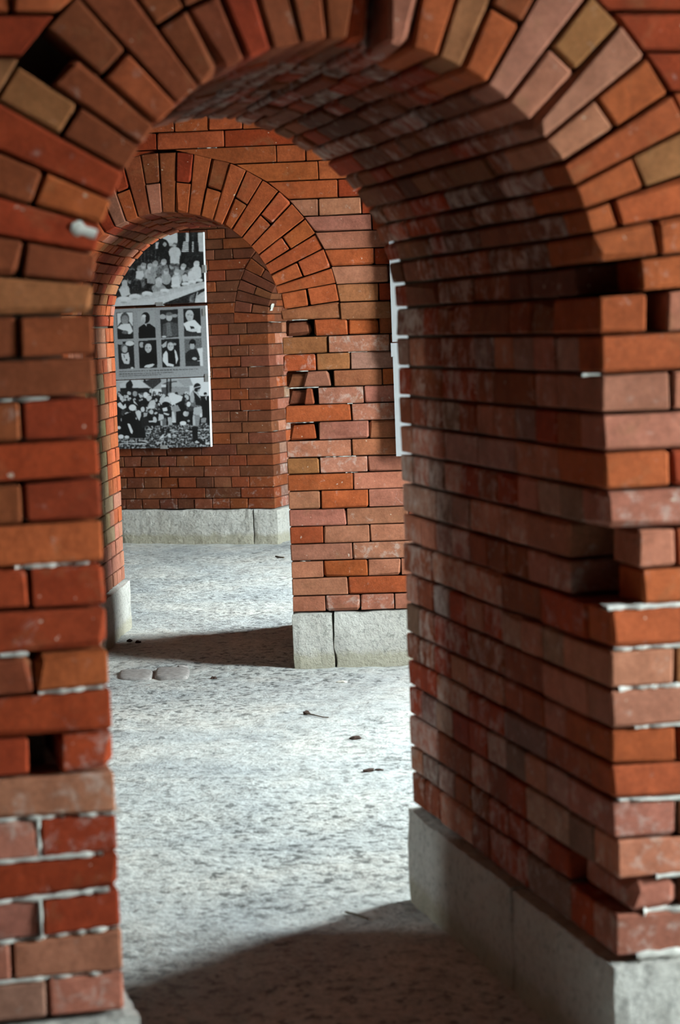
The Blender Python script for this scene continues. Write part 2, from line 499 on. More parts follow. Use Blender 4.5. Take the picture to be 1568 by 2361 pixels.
def arch_rows(W, z_start, u_lo, u_hi, sides=(-1, 1), skip_right=0, z_end=3.0, z_list=None, k0=0):
    """rows beside and above the ring"""
    i = W.i; z = z_start; k = k0
    crown = ZS[i] + RO
    while z < z_end:
        z1 = z + P
        for sd in sides:
            lim = u_hi if sd > 0 else -u_lo
            if z < crown:
                b0 = circ_u(i, z, -.001); b1 = circ_u(i, z1, -.001) if z1 < crown else 0.02
            else: b0 = b1 = 0.0
            step = 0.1375 if k % 2 else 0.275
            phase = 0.03 * (k % 3)
            cuts = []; u = math.floor(b0 / step) * step + phase
            while u < lim:
                if u > max(b0, b1) + 0.05: cuts.append(u)
                u += step
            prev = None
            for c in cuts + [lim]:
                lo = (b0, b1) if prev is None else (prev, prev)
                q = [(sd * lo[0], z), (sd * c, z), (sd * c, z1), (sd * lo[1], z1)]
                W.quad(q, 0.0, 0.13); prev = c
        z = z1; k += 1

def stone(W, u0, u1, d0, d1, z0, z1, label=None, rough=0.006, seed=0):
    """rough dressed plinth block"""
    bm = bmesh.new()
    sx, sy, sz = u1 - u0, d1 - d0, z1 - z0
    def cnt(L): return max(2, min(40, int(L / 0.03)))
    nx, ny, nz = cnt(sx), cnt(sy), cnt(sz)
    grid = {}
    def V(x, y, z):
        key = (x, y, z)
        if key not in grid:
            p = Vector((u0 + sx * x / nx, d0 + sy * y / ny, z0 + sz * z / nz))
            # rounded arrises
            ctr = Vector(((u0 + u1) / 2, (d0 + d1) / 2, (z0 + z1) / 2))
            edge = (x in (0, nx)) + (y in (0, ny)) + (z in (0, nz))
            if edge >= 2:
                for ax, (v, nn) in enumerate(((x, nx), (y, ny), (z, nz))):
                    if v == 0: p[ax] += 0.004
                    elif v == nn: p[ax] -= 0.004
            nv = noise.noise_vector(p * 9 + Vector((seed * 7.1, 0, 0))) * rough + noise.noise_vector(p * 31 + Vector((seed, 3, 0))) * rough * .6
            grid[key] = bm.verts.new(p + nv)
        return grid[key]
    def face(a, b, c, d):
        try: bm.faces.new((a, b, c, d))
        except ValueError: pass
    for x in range(nx):
        for z in range(nz):
            face(V(x, 0, z), V(x + 1, 0, z), V(x + 1, 0, z + 1), V(x, 0, z + 1)); face(V(x, ny, z + 1), V(x + 1, ny, z + 1), V(x + 1, ny, z), V(x, ny, z))
    for y in range(ny):
        for z in range(nz):
            face(V(0, y, z + 1), V(0, y + 1, z + 1), V(0, y + 1, z), V(0, y, z)); face(V(nx, y, z), V(nx, y + 1, z), V(nx, y + 1, z + 1), V(nx, y, z + 1))
    for x in range(nx):
        for y in range(ny):
            face(V(x, y, nz), V(x + 1, y, nz), V(x + 1, y + 1, nz), V(x, y + 1, nz)); face(V(x, y + 1, 0), V(x + 1, y + 1, 0), V(x + 1, y, 0), V(x, y, 0))
    o = link_bm('stone_block', bm, M_STONE, W.root)
    if label: o['label'] = label
    return o

def mortar_strip(W, pts, thick=0.009, proud=0.003, broken=0.25):
    if W.i > 1: thick *= .7; proud = -.003
    """lime squeezed out of a joint: pts are (u,z) along it"""
    V, Fc = [], []
    rows = []
    for (ua, za), (ub, zb) in zip(pts[:-1], pts[1:]):
        n = max(2, int(math.hypot(ub - ua, zb - za) / 0.012))
        for k in range(n + (1 if (ub, zb) == pts[-1] else 0)):
            t = k / n; u, z = lerp(ua, ub, t), lerp(za, zb, t)
            dx, dz = ub - ua, zb - za; l = math.hypot(dx, dz)
            nx, nz = -dz / l, dx / l
            h = thick * rnd.uniform(0.55, 1.25) * (0.45 if rnd.random() < broken else 1) / 2
            pr = -proud * rnd.uniform(0.2, 1.6) + (0.012 if rnd.random() < broken else 0)
            rows.append([(u - nx * h, 0.05, z - nz * h), (u - nx * h, pr + .003, z - nz * h), (u, pr, z), (u + nx * h, pr + .003, z + nz * h), (u + nx * h, 0.05, z + nz * h)])
    for r in rows: V.extend(r)
    for k in range(len(rows) - 1):
        for m in range(4):
            a = k * 5 + m; Fc.append([a, a + 5, a + 6, a + 1])
    o = link_mesh('mortar_joint', V, Fc, M_LIME, W.root, smooth=True)
    o['label'] = 'pale lime mortar left in a joint'
    return o

def ang(i, px, py):
    u, z = pix(i, px, py); return math.atan2(z - ZS[i], u)
def bound(i, inner, outer):
    """joint of the ring given by two image points -> (angle at the inner radius, angle at the outer radius)"""
    (u0, z0), (u1, z1) = pix(i, *inner), pix(i, *outer)
    z0 -= ZS[i]; z1 -= ZS[i]
    dx, dz = u1 - u0, z1 - z0; l = math.hypot(dx, dz); dx /= l; dz /= l
    def hit(r):
        b = u0 * dx + z0 * dz; c = u0 * u0 + z0 * z0 - r * r
        t = -b + math.sqrt(max(b * b - c, 0)); return math.atan2(z0 + dz * t, u0 + dx * t)
    fix = lambda a_: a_ + 2 * math.pi if a_ < -math.pi / 2 else a_
    return fix(hit(R)), fix(hit(RO))

# ================================================================== NEAR WALL
W1 = Wall(1, 'wall_near', 'near red brick cross wall with open round arch and pale stone plinth')
B1 = [((1388, 771), (1568, 762)), ((1377, 682), (1568, 667)), ((1367, 610), (1568, 586)), ((1356, 541), (1568, 497)),
      ((1345, 484), (1568, 408)), ((1324, 429), (1568, 302)), ((1305, 371), (1568, 201)), ((1257, 320), (1521, 105)),
      ((1232, 268), (1450, 34)), ((1173, 230), (1351, 0)), ((1133, 176), (1232, 0)), ((1062, 165), (1135, 0)),
      ((1010, 130), (1050, 0)), ((947, 111), (970, 0)), ((893, 100), (895, 0)), ((862, 107), (868, 0)),
      ((800, 103), (820, 0)), ((756, 88), (746, 0)), ((695, 92), (672, 0)), ((626, 107), (593, 0)), ((566, 130), (513, 0)),
      ((509, 161), (419, 0)), ((453, 191), (316, 0)), ((383, 214), (188, 0)), ((351, 281), (105, 64)), ((293, 316), (25, 137)),
      ((274, 389), (0, 236)), ((249, 456), (0, 351)), ((230, 517), (0, 453)), ((220, 584), (0, 545)), ((216, 654), (0, 636)), ((216, 723), (0, 728))]
bnd1 = [bound(1, a, b) for a, b in B1]
kinds1 = 'SLSLSLSLSLSLSL-LSLSLSSLSLSLSLSL'
kinds1 = list(kinds1)
pieces1 = {0: [(0, .38), (.53, 1)], 1: [(.33, 1)], 3: [(0, .22), (.25, 1)], 15: [(0, 1, .045)], 24: [(0, .74)]}
codes1 = {2: ['o', 'o'], 3: 'o', 4: ['o', 'y'], 5: 'o', 6: ['p', 'o'], 7: 'p', 8: ['p', 'y'], 9: 'p', 10: ['o', 'b'], 11: 'y', 12: ['o', 'o'], 13: 'p',
          15: 'r', 16: ['b', 'b'], 17: 'b', 18: ['b', 'r'], 19: 'r', 20: ['b', 'b'], 21: ['b', 'b'], 22: 'b', 23: ['o', 'b'], 24: 'b', 25: ['b', 'y'], 26: 'r', 27: ['o', 'b'], 28: 'r', 29: ['b', 'b'], 30: 'y', 0: ['o', 'p'], 1: ['o']}
ring(W1, bnd1, kinds1, pieces1, codes1)

# left pier: course lines (y at x=0, y at the arris), joints, colours from the top course down
Lx = [216, 216, 216, 224, 225, 220, 240, 250, 250, 250, 250, 262, 262, 272, 268, 258, 282, 290]
Ly = [(728, 723), (830, 820), (924, 913), (1022, 1010), (1117, 1100), (1212, 1197), (1311, 1296), (1407, 1397), (1512, 1494), (1610, 1583), (1703, 1684), (1795, 1775),
      (1892, 1875), (1987, 1964), (2082, 2050), (2178, 2140), (2266, 2240), (2355, 2335)]
LJ = [(42,), (), (50,), (), (53,), (), (68,), (), (77,), (), 'hole', (), (90,), (), (95,), (27,), (110,)]
LC = ['bb', 'b', 'br', 'r', 'br', 'o', 'rr', 'r', 'bo', 'r', 'rO', 'P', 'PR', 'r', 'Pr', 'Pp', 'gP']
Lln = [(pix(1, 0, a), pix(1, x, b)) for x, (a, b) in zip(Lx, Ly)]
def pu(i, px, py): return pix(i, px, py)[0]
lrows = []
for k in range(17):
    up_, lo_ = Lln[k], Lln[k + 1]
    ym = (Ly[k][1] + Ly[k + 1][0]) / 2
    lrows.append((line_z(lo_, -R), line_z(up_, -R)))
    js = LJ[k]
    def q(a, b, code, d1=0.13, **kw):
        W1.quad([(a, line_z(lo_, a)), (b, line_z(lo_, b)), (b, line_z(up_, b)), (a, line_z(up_, a))], 0.0, d1, code, **kw)
    if js == 'hole':
        q(pu(1, 135, ym), -R + .0035, 'R', 0.267, chip=0.5); q(pu(1, 70, ym) - .13, pu(1, 70, ym), 'r'); x = pu(1, 70, ym) - .13
    elif js:
        x = pu(1, js[0], ym); q(x, -R + .0035, LC[k][-1], 0.267, chip=.08); q(x - .272, x, LC[k][0]); x -= .272
        if len(js) and js[0] == 27: pass
    else:
        x = -R - .27 + rnd.uniform(-.004, .004); q(x, -R + .0035, LC[k][0], 0.13, chip=.08)
    fill_row(W1, lo_, up_, -3.3, x, k % 2 == 0, x - (.069 if k % 2 == 0 else 0))
jamb(W1, -1, lrows, [0.267 if LJ[k] else 0.13 for k in range(17)])

# right pier
Rx = [1388, 1388, 1390, 1392, 1400, 1402, 1403, 1400, 1405, 1410, 1412, 1420, 1420, 1420, 1420, 1430, 1425]
Ry = [(771, 762), (863, 852), (954, 946), (1042, 1033), (1131, 1122), (1221, 1216), (1315, 1308), (1404, 1395), (1500, 1489), (1591, 1580), (1682, 1670), (1764, 1758), (1846, 1841),
      (1935, 1931), (2030, 2016), (2108, 2100), (2210, 2195)]
RC_ = ['o', 'p', 'p', 'o', 'P', 'p', 'o', 'o', 'p', 'p', 'o', 'o', 'P', 'P', 'P', 'P']
Rln = [(pix(1, x, a), pix(1, 1568, b)) for x, (a, b) in zip(Rx, Ry)]
rrows = []; rdep = []
for k in range(16):
    up_, lo_ = Rln[k], Rln[k + 1]
    ym = (Ry[k][0] + Ry[k + 1][0]) / 2
    rrows.append((line_z(lo_, R), line_z(up_, R)))
    head = k in (1, 3, 5, 8, 10, 12, 14)
    def q(a, b, code, d1=0.13, **kw):
        W1.quad([(a, line_z(lo_, a)), (b, line_z(lo_, b)), (b, line_z(up_, b)), (a, line_z(up_, a))], 0.0, d1, code, **kw)
    if k in (5, 6):                    # two courses lost their corner
        a = pu(1, 1466 if k == 5 else 1480, ym); b = a + (.085 if k == 5 else .2)
        q(a, b, RC_[k], .13, chip=.5); x = b; rdep.append(0.215)
    elif k == 14:                      # broken corner
        a = pu(1, 1450, ym); q(a, R + .137, RC_[k], .25, chip=.9, bev=.008); x = R + .137; rdep.append(0.267)
    else:
        w = .137 if head else .272
        if k == 1: w = pu(1, 1548, ym) - R
        du = 0.006 if k in (7, 13) else 0.0
        q(R + du - .0035, R + w, RC_[k], .267 if head else .13, chip=.3 if k in (2, 4, 7, 11, 13) else .08); x = R + w; rdep.append(.267 if head else .13)
    fill_row(W1, lo_, up_, x, 3.3, head, x + (.069 if head else 0))
jamb(W1, 1, rrows, rdep)
arch_rows(W1, rrows[0][1], -3.3, 3.3, sides=(1,), k0=1)
arch_rows(W1, lrows[0][1], -3.3, 3.3, sides=(-1,), k0=1)
# plinth of the near wall
pz1 = HS - .004
stone(W1, R - .016, R + .9, -.014, .62, -.05, pz1, seed=1); stone(W1, R + .905, 3.4, -.012, .4, -.05, pz1, seed=2)
stone(W1, R - .018, R + .4, .624, T + .014, -.05, pz1, seed=3)
lz = line_z(Lln[17], -R)
stone(W1, -R - .62, -R + .026, -.014, .5, -.05, lz - .004, seed=4); stone(W1, -3.4, -R - .624, -.012, .4, -.05, lz - .004, seed=5)
stone(W1, -R - .4, -R + .016, .504, T + .014, -.05, lz - .004, seed=6)
# lime left in joints
def ml(k, x0, x1, ln, th=.009, br=.25, **kw):
    a, b = pu(1, x0, 1500), pu(1, x1, 1500)
    mortar_strip(W1, [(a, line_z(ln[k], a)), ((a + b) / 2, line_z(ln[k], (a + b) / 2)), (b, line_z(ln[k], b))], th, broken=br, **kw)
for k, x0, x1 in ((12, -60, 130), (12, 165, 262), (13, -60, 215), (14, -60, 225), (15, -60, 240), (6, 45, 215), (9, 85, 235), (2, 30, 140), (16, -60, 200), (8, 0, 65)):
    ml(k, x0, x1, Lln, .010 if k in (13, 14) else .008, .1 if k in (13, 14) else .35)
for k, x0, x1, th in ((9, 1425, 1700, .010), (15, 1470, 1800, .022), (16, 1450, 1800, .018), (7, 1405, 1640, .009), (14, 1500, 1700, .009), (8, 1420, 1600, .007), (12, 1420, 1700, .006), (10, 1460, 1700, .006), (1, 1360, 1400, .006)):
    ml(k, x0, x1, Rln, th, .15)
for k in (12, 14):
    u_ = pu(1, 90 if k == 12 else 95, (Ly[k][0] + Ly[k + 1][0]) / 2)
    mortar_strip(W1, [(u_, line_z(Lln[k + 1], u_)), (u_, line_z(Lln[k], u_))], .008, broken=.2)
mortar_strip(W1, [pix(1, 165, 522), pix(1, 195, 532), pix(1, 222, 542)], .026, .002, .1)
print('near wall', W1.build())

# ================================================================== MIDDLE WALL
W2 = Wall(2, 'wall_middle', 'middle red brick cross wall with round arch seen through the near arch')
def c2(x, y): return (200 + x / 2.6133, 250 + y / 2.6133)
def c4(x, y): return (600 + x / 3.92, 500 + y / 3.92)
B2 = [(c4(195, 940), c4(780, 915)), (c4(200, 840), c4(770, 752)), (c4(150, 700), c4(740, 590)), (c2(1147, 1068), c2(1530, 940)), (c2(1115, 1000), c2(1460, 825)),
      (c2(1085, 935), c2(1410, 735)), (c2(1055, 865), c2(1340, 645)), (c2(1000, 820), c2(1258, 548)), (c2(940, 770), c2(1165, 488)), (c2(872, 735), c2(1072, 408)),
      (c2(822, 692), c2(976, 345)), (c2(762, 668), c2(868, 308)), (c2(687, 645), c2(757, 272)), (c2(610, 640), c2(646, 238)), (c2(532, 636), c2(540, 235)),
      (c2(456, 640), c2(430, 243)), (c2(385, 650), c2(320, 258)), (c2(312, 665), c2(232, 375)), (c2(240, 690), c2(175, 500))]
# the sixth joint comes twice in the two measured crops; keep the ring monotonic
bnd2 = [bound(2, a, b) for a, b in B2]
ok = [bnd2[0]]
for b in bnd2[1:]:
    if b[0] > ok[-1][0] + .05: ok.append(b)
bnd2 = ok
n2 = len(bnd2)
kinds2 = []
a_last = bnd2[-1]; rest = max(1, round((math.pi - a_last[0]) / 0.1122))
for k in range(1, rest + 1):
    t = k / rest; bnd2.append((lerp(a_last[0], math.pi, t), lerp(a_last[1], math.pi, t)))
kinds2 = ['LS'[k % 2] for k in range(len(bnd2) - 1)]
codes2 = {0: 'y', 1: 'oo', 2: 'o', 3: 'oo', 4: 'o', 5: 'oo', 6: 'o', 7: 'oo', 8: 'o', 9: 'oo', 10: 'o', 11: 'ob', 12: 'o', 13: 'or', 14: 'b', 15: 'pb', 16: 'b', 17: 'or'}
ring(W2, bnd2, kinds2, {1: [(.05, .48), (.505, 1)]}, codes2)

# rows right of the opening: y of the lower joint at x=676, joints (x), colour codes, special bricks
Y2 = [1412, 1375, 1334, 1295, 1255, 1215, 1175.5, 1133.5, 1094, 1056.5, 1017, 975, 935, 895, 856.5, 817, 777, 738]
J2 = [(751, 831, 910), (803,), (746, 848.5, 925), (813,), (746, 853), (799,), (740, 850), (814.5,), (737, 848), (811,), (734.5, 851), (811,), (733, 839.5), (769, 882), (729, 808), (756.5,), (724, 802, 874)]
C2 = ['pPPp', 'po', 'popp', 'pP', 'opp', 'pp', 'popo', 'op', 'yPp', 'Py', 'opy', 'oP', 'xPp', 'xyo', 'Oyg', 'yP', 'xoob']
SP = {(16, 0): .014, (16, 2): .014, (13, 0): .018, (12, 0): .026, (10, 0): .008}
def row2line(y, xr=676):
    z = pix(2, xr, y)[1]; return ((-4, z), (4, z))
Lln2 = [row2line(y) for y in Y2]
zr2 = []; dep2 = []
for k in range(17):
    lo_, up_ = Lln2[k], Lln2[k + 1]; ym = (Y2[k] + Y2[k + 1]) / 2
    zr2.append((lo_[0][1], up_[0][1]))
    us = [R - .003] + [pu(2, x, ym) for x in J2[k]]
    step = .1375 if len(J2[k]) > 1 else .275
    us.append(us[-1] + (.275 if len(J2[k]) == 1 else .2))
    corner = us[1] - us[0]
    dep2.append(.13 if corner > .2 else .267)
    for m in range(len(us) - 1):
        rec = SP.get((k, m), 0.0)
        z0, z1 = lo_[0][1], up_[0][1]
        d1 = (.13 if corner > .2 else .267) if m == 0 else .13
        if rec and m == 0:
            # spalled corner brick: broken face, lost arris
            a, b = us[0] + .012, us[1] - rnd.uniform(.004, .012)
            W2.quad([(a, z0), (b, z0 + .004), (b - .01, z1 - .006), (a + .012, z1 - .01)], rec, d1 + .03, C2[k][m], chip=.6, bev=.008)
            if k in (12, 13): W2.quad([(a + .07, z0), (b - .002, z0), (b - .012, z1), (a + .085, z1)], rec * .35, d1, 'p' if k == 13 else 'b', chip=.5, bev=.007)
        elif rec:
            W2.quad([(us[m], z0), (us[m + 1], z0), (us[m + 1], z1), (us[m], z1)], rec, .13, C2[k][m], chip=.7, bev=.009)
        else:
            W2.quad([(us[m], z0), (us[m + 1], z0), (us[m + 1], z1), (us[m], z1)], 0, d1, C2[k][min(m, len(C2[k]) - 1)], chip=.22, j=.003)
    fill_row(W2, lo_, up_, us[-1], 3.3, k % 2 == 0, us[-1])
    # left of the opening (out of the photograph's view)
    w = .275 if k % 2 else .1375
    W2.box(-R - w, -R + .0035, 0, .13 if k % 2 else .267, z0, z1)
    fill_row(W2, lo_, up_, -3.3, -R - w, k % 2 == 0, -R - w)
jamb(W2, 1, zr2, dep2)
jamb(W2, -1, zr2, [.13 if k % 2 else .267 for k in range(17)])
# rows beside and above the ring, right of the crown
Y2u = [738, 697, 655, 613.5, 574, 533, 496.5, 457, 415, 372, 336, 302, 268]
X2u = [790, 790, 790, 790, 790, 790, 760, 740, 720, 690, 600, 460, 440]
J2u = [(902,), (873,), (898,), (863,), (905,), (857,), (734, 833), (779,), (734, 800), (637, 704), (517, 682), (401, 479.5, 559, 640), (440, 520)]
C2u = ['yy', 'yb', 'pb', 'ob', 'pb', 'pp', 'ppo', 'op', 'ooo', 'oop', 'oro', 'oooo', 'oo']
zs_u = [pix(2, x, y)[1] for x, y in zip(X2u, Y2u)]
crown2 = ZS[2] + RO
for k in range(len(Y2u) - 1):
    z0, z1 = zs_u[k], zs_u[k + 1]
    ym = (Y2u[k] + Y2u[k + 1]) / 2
    b0 = circ_u(2, z0, -.002) if z0 < crown2 else None
    b1 = circ_u(2, z1, -.002) if z1 < crown2 - .02 else 0.03
    us = [pu(2, x, ym) for x in J2u[k]]
    if b0 is None or k >= 10:
        # over the crown: joints run right through, with one more to the left
        us = [us[0] - (.30 if k == 10 else .14)] + us
        prev = us.pop(0); b0_, b1_ = prev, prev
        fill_row(W2, ((-4, z0), (4, z0)), ((-4, z1), (4, z1)), -3.3, prev, k % 2 == 1, prev)
    else:
        b0_, b1_ = b0, b1
        fill_row(W2, ((-4, z0), (4, z0)), ((-4, z1), (4, z1)), -3.3, -max(b0, b1) - .05, k % 2 == 1, 0.02)
        W2.quad([(-max(b0, b1) - .05, z0), (-b0, z0), (-b1, z1), (-max(b0, b1) - .05, z1)], 0, .13)
    lo = (b0_, b1_)
    for m, u in enumerate(us):
        W2.quad([(lo[0], z0), (u, z0), (u, z1), (lo[1], z1)], 0, .13, C2u[k][min(m, len(C2u[k]) - 1)], j=.003, chip=.2)
        lo = (u, u)
    fill_row(W2, ((-4, z0), (4, z0)), ((-4, z1), (4, z1)), us[-1], 3.3, k % 2 == 1, us[-1])
zt = zs_u[-1]; k = 0
while zt < 3.02:
    fill_row(W2, ((-4, zt), (4, zt)), ((-4, zt + P), (4, zt + P)), -3.3, 3.3, k % 2 == 0, .04 * k); zt += P; k += 1
uB = pu(2, 770, 1470)
stone(W2, R - .008, uB + .001, -.012, .75, -.05, HS - .004, seed=11); stone(W2, uB + .001, 3.4, -.010, .4, -.05, HS - .004, seed=12, rough=.010)
stone(W2, R - .01, R + .4, .754, T + .014, -.05, HS - .004, seed=13)
stone(W2, -R - .9, -R + .02, -.012, .6, -.05, HS - .004, seed=14); stone(W2, -R - .5, -R + .026, .604, T + .016, -.05, HS - .004, seed=15); stone(W2, -3.4, -R - .904, -.012, .4, -.05, HS - .004, seed=16)
for k, x0, x1 in ((17, 680, 715), (17, 822, 870), (14, 684, 712), (13, 660, 735), (15, 806, 850), (12, 800, 812), (9, 740, 815), (8, 790, 818), (3, 676, 700), (11, 660, 720)):
    z = Lln2[k][0][1]; a, b = pu(2, x0, 900), pu(2, x1, 900); mortar_strip(W2, [(a, z), (b, z)], .007, .001, .3)
for (xa, ya), (xb, yb) in (((377, 339), (444, 336)), ((455, 339), (500, 341)), ((820, 691), (872, 688)), ((722, 655), (735, 650))):
    mortar_strip(W2, [pix(2, xa, ya), pix(2, xb, yb)], .013 if ya < 400 else .007, .001, .25)
print('middle wall', W2.build())

# ================================================================== FAR WALL
W3 = Wall(3, 'wall_far', 'far red brick wall carrying the photo boards beside a third arch')
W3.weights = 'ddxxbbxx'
Y3 = [1173, 1148.7, 1124, 1098.7, 1074, 1048.9, 1023.7, 997.6, 972.4, 947.3, 922, 896, 870.8, 846, 820.8, 795.5, 770.3, 745, 721, 696, 670.8, 645.5, 620.3, 595.8, 572, 547.5, 524, 499, 474]
J3 = [448.7, 473, 452, 470.4, 446, 463.4, 490.4, 558, 488, 554.6, 489.5, 553, 530, 554, 531, 551, 527, 477, 476, 475, 497.4, 478, 479.8, 494, 513.5, 476.7, 500, 480]
z3 = [pix(3, 560, y)[1] for y in Y3]
W3R = [((622, 744), (528.8, 745)), ((622, 724.3), (531.8, 719)), ((623.7, 707.5), (535, 691.4)), ((626, 692), (539.5, 666)), ((631, 677.7), (550, 642.5)), ((627.5, 653), (560, 618)), ((626, 631.7), (575.5, 592))]
ZS[3] = z3[17]
b3 = [bound(3, a, b) for a, b in W3R]
b3[0] = (math.pi, math.pi)
ok = [b3[0]]
for b in b3[1:]:
    if b[0] < ok[-1][0] - .05: ok.append((b[0], b[1]))
rest = max(1, round(ok[-1][0] / 0.1122)); a_l = ok[-1]
for k in range(1, rest + 1): ok.append((lerp(a_l[0], 0, k / rest), lerp(a_l[1], 0, k / rest)))
ring(W3, ok[::-1], ['LS'[(len(ok) - 2 - k) % 2] for k in range(len(ok) - 1)])
zr3 = []; dep3 = []
for k in range(17):
    z0, z1 = z3[k], z3[k + 1]; zr3.append((z0, z1))
    lo_, up_ = ((-4, z0), (4, z0)), ((-4, z1), (4, z1))
    heads = k % 2 == 0
    x = pu(3, J3[k], (Y3[k] + Y3[k + 1]) / 2)
    step = .1375 if heads else .275
    us = [x]
    while us[-1] + step < -R - .10: us.append(us[-1] + step)
    if -R - us[-1] > .34: us.append(us[-1] + .1375)
    dep3.append(.267 if -R - us[-1] < .2 else .13)
    for a, b in zip(us, us[1:] + [-R]):
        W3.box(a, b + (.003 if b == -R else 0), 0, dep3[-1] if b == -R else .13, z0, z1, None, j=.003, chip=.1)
    fill_row(W3, lo_, up_, -3.3, x, heads, x)
    w = .275 if k % 2 else .1375
    W3.box(R, R + w, 0, .13 if k % 2 else .267, z0, z1); fill_row(W3, lo_, up_, R + w, 3.3, heads, R + w)
jamb(W3, -1, zr3, dep3); jamb(W3, 1, zr3, [.13 if k % 2 else .267 for k in range(17)])
zc = ZS[3] + RO
for k in range(17, len(z3) - 1):
    z0, z1 = z3[k], z3[k + 1]; lo_, up_ = ((-4, z0), (4, z0)), ((-4, z1), (4, z1))
    heads = k in (21, 23, 25, 27)
    x = pu(3, J3[k], (Y3[k] + Y3[k + 1]) / 2)
    b0 = circ_u(3, z0, -.002) if z0 < zc else 0; b1 = circ_u(3, z1, -.002) if z1 < zc else 0.02
    step = .1375 if heads else .275
    us = [x]
    while us[-1] + step < -max(b0, b1) - .06: us.append(us[-1] + step)
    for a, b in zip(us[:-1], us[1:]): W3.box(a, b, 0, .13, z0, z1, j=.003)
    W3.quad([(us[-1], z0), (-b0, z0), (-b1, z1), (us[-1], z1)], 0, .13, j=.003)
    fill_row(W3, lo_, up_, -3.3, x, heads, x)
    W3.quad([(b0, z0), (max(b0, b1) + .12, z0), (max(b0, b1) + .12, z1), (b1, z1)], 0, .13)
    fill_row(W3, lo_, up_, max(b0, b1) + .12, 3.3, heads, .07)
zt = z3[-1]; k = 0
while zt < 3.02:
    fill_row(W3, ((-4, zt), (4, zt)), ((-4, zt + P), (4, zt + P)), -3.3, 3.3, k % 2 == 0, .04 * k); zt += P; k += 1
h3 = z3[0] - .003
uS = pu(3, 586, 1210)
stone(W3, uS + .002, -R + .022, -.016, .6, -.05, h3, seed=21); stone(W3, uS - 1.05, uS - .002, -.014, .4, -.05, h3, seed=22, rough=.008)
stone(W3, -3.4, uS - 1.054, -.012, .4, -.05, h3, seed=23); stone(W3, -R - .4, -R + .018, .604, T + .01, -.05, h3, seed=24)
stone(W3, R - .014, 3.4, -.012, .4, -.05, h3, seed=25); stone(W3, R - .014, R + .4, .404, T + .01, -.05, h3, seed=26)
for (xa, ya), (xb, yb) in (((560, 947), (605, 945)), ((592, 998), (640, 993)), ((617, 742), (645, 743)), ((622, 716), (626, 700)), ((574, 846), (610, 845))):
    mortar_strip(W3, [pix(3, xa, ya), pix(3, xb, yb)], .007, .002, .3)
print('far wall', W3.build())

# ================================================================== ROOM SHELL
def uv_quads(name, quads, mat, label, cat='wall'):
    """flat wall panels with metric uv; each quad: four points"""
    me = bpy.data.meshes.new(name); V, Fc = [], []
    for q in quads:
        b = len(V); V.extend([tuple(p) for p in q]); Fc.append([b, b + 1, b + 2, b + 3])
    me.from_pydata(V, [], Fc); me.update(); me.materials.append(mat)
    uv = me.uv_layers.new(name='UVMap')
    for p in me.polygons:
        v = [me.vertices[x].co for x in p.vertices]; ex = (v[1] - v[0]); L0 = 0.0
        ex = ex.normalized() if ex.length > 1e-6 else Vector((1, 0, 0)); n = p.normal; ey = n.cross(ex)
        for li, vi in zip(p.loop_indices, p.vertices):
            co = me.vertices[vi].co; uv.data[li].uv = (co.dot(ex), co.z if abs(n.z) < .5 else co.dot(ey))
    o = bpy.data.objects.new(name, me); COL.objects.link(o)
    return tag(o, label, cat, None, 'structure')

def side_wall(A, B, windows, zt, thick, outward):
    """panel from A to B (floor points) with openings (s0, s1, z0, z1); outward = unit vector out of the room"""
    d = (B - A); L = d.length; d.normalize(); quads = []
    def pt(s, z, o=0.0): return A + d * s + Vector((0, 0, z)) + outward * o
    cuts = sorted({0.0, L, *[w[0] for w in windows], *[w[1] for w in windows]})
    for a, b in zip(cuts[:-1], cuts[1:]):
        w = [w for w in windows if w[0] <= a + 1e-6 and w[1] >= b - 1e-6]
        spans = [(-.1, zt)] if not w else [(-.1, w[0][2]), (w[0][3], zt)]
        for z0, z1 in spans:
            for o in (0.0, thick): quads.append([pt(a, z0, o), pt(b, z0, o), pt(b, z1, o), pt(a, z1, o)])
    for s0, s1, z0, z1 in windows:                      # reveals
        quads += [[pt(s0, z0), pt(s0, z1), pt(s0, z1, thick), pt(s0, z0, thick)], [pt(s1, z0), pt(s1, z1), pt(s1, z1, thick), pt(s1, z0, thick)],
                  [pt(s0, z0), pt(s1, z0), pt(s1, z0, thick), pt(s0, z0, thick)], [pt(s0, z1), pt(s1, z1), pt(s1, z1, thick), pt(s0, z1, thick)]]
    return quads

UR, UL = 3.25, -2.9
def flat(v): return Vector((v.x, v.y, 0))
pA = [flat(wp(1, UR, T, 0)), flat(wp(2, UR, 0, 0))]; pB = [flat(wp(2, UR, T, 0)), flat(wp(3, UR, 0, 0))]
def rot_about(p, ctr, ang_):
    q = p - ctr; c_, s_ = math.cos(ang_), math.sin(ang_)
    return ctr + Vector((q.x * c_ - q.y * s_, q.x * s_ + q.y * c_, 0))
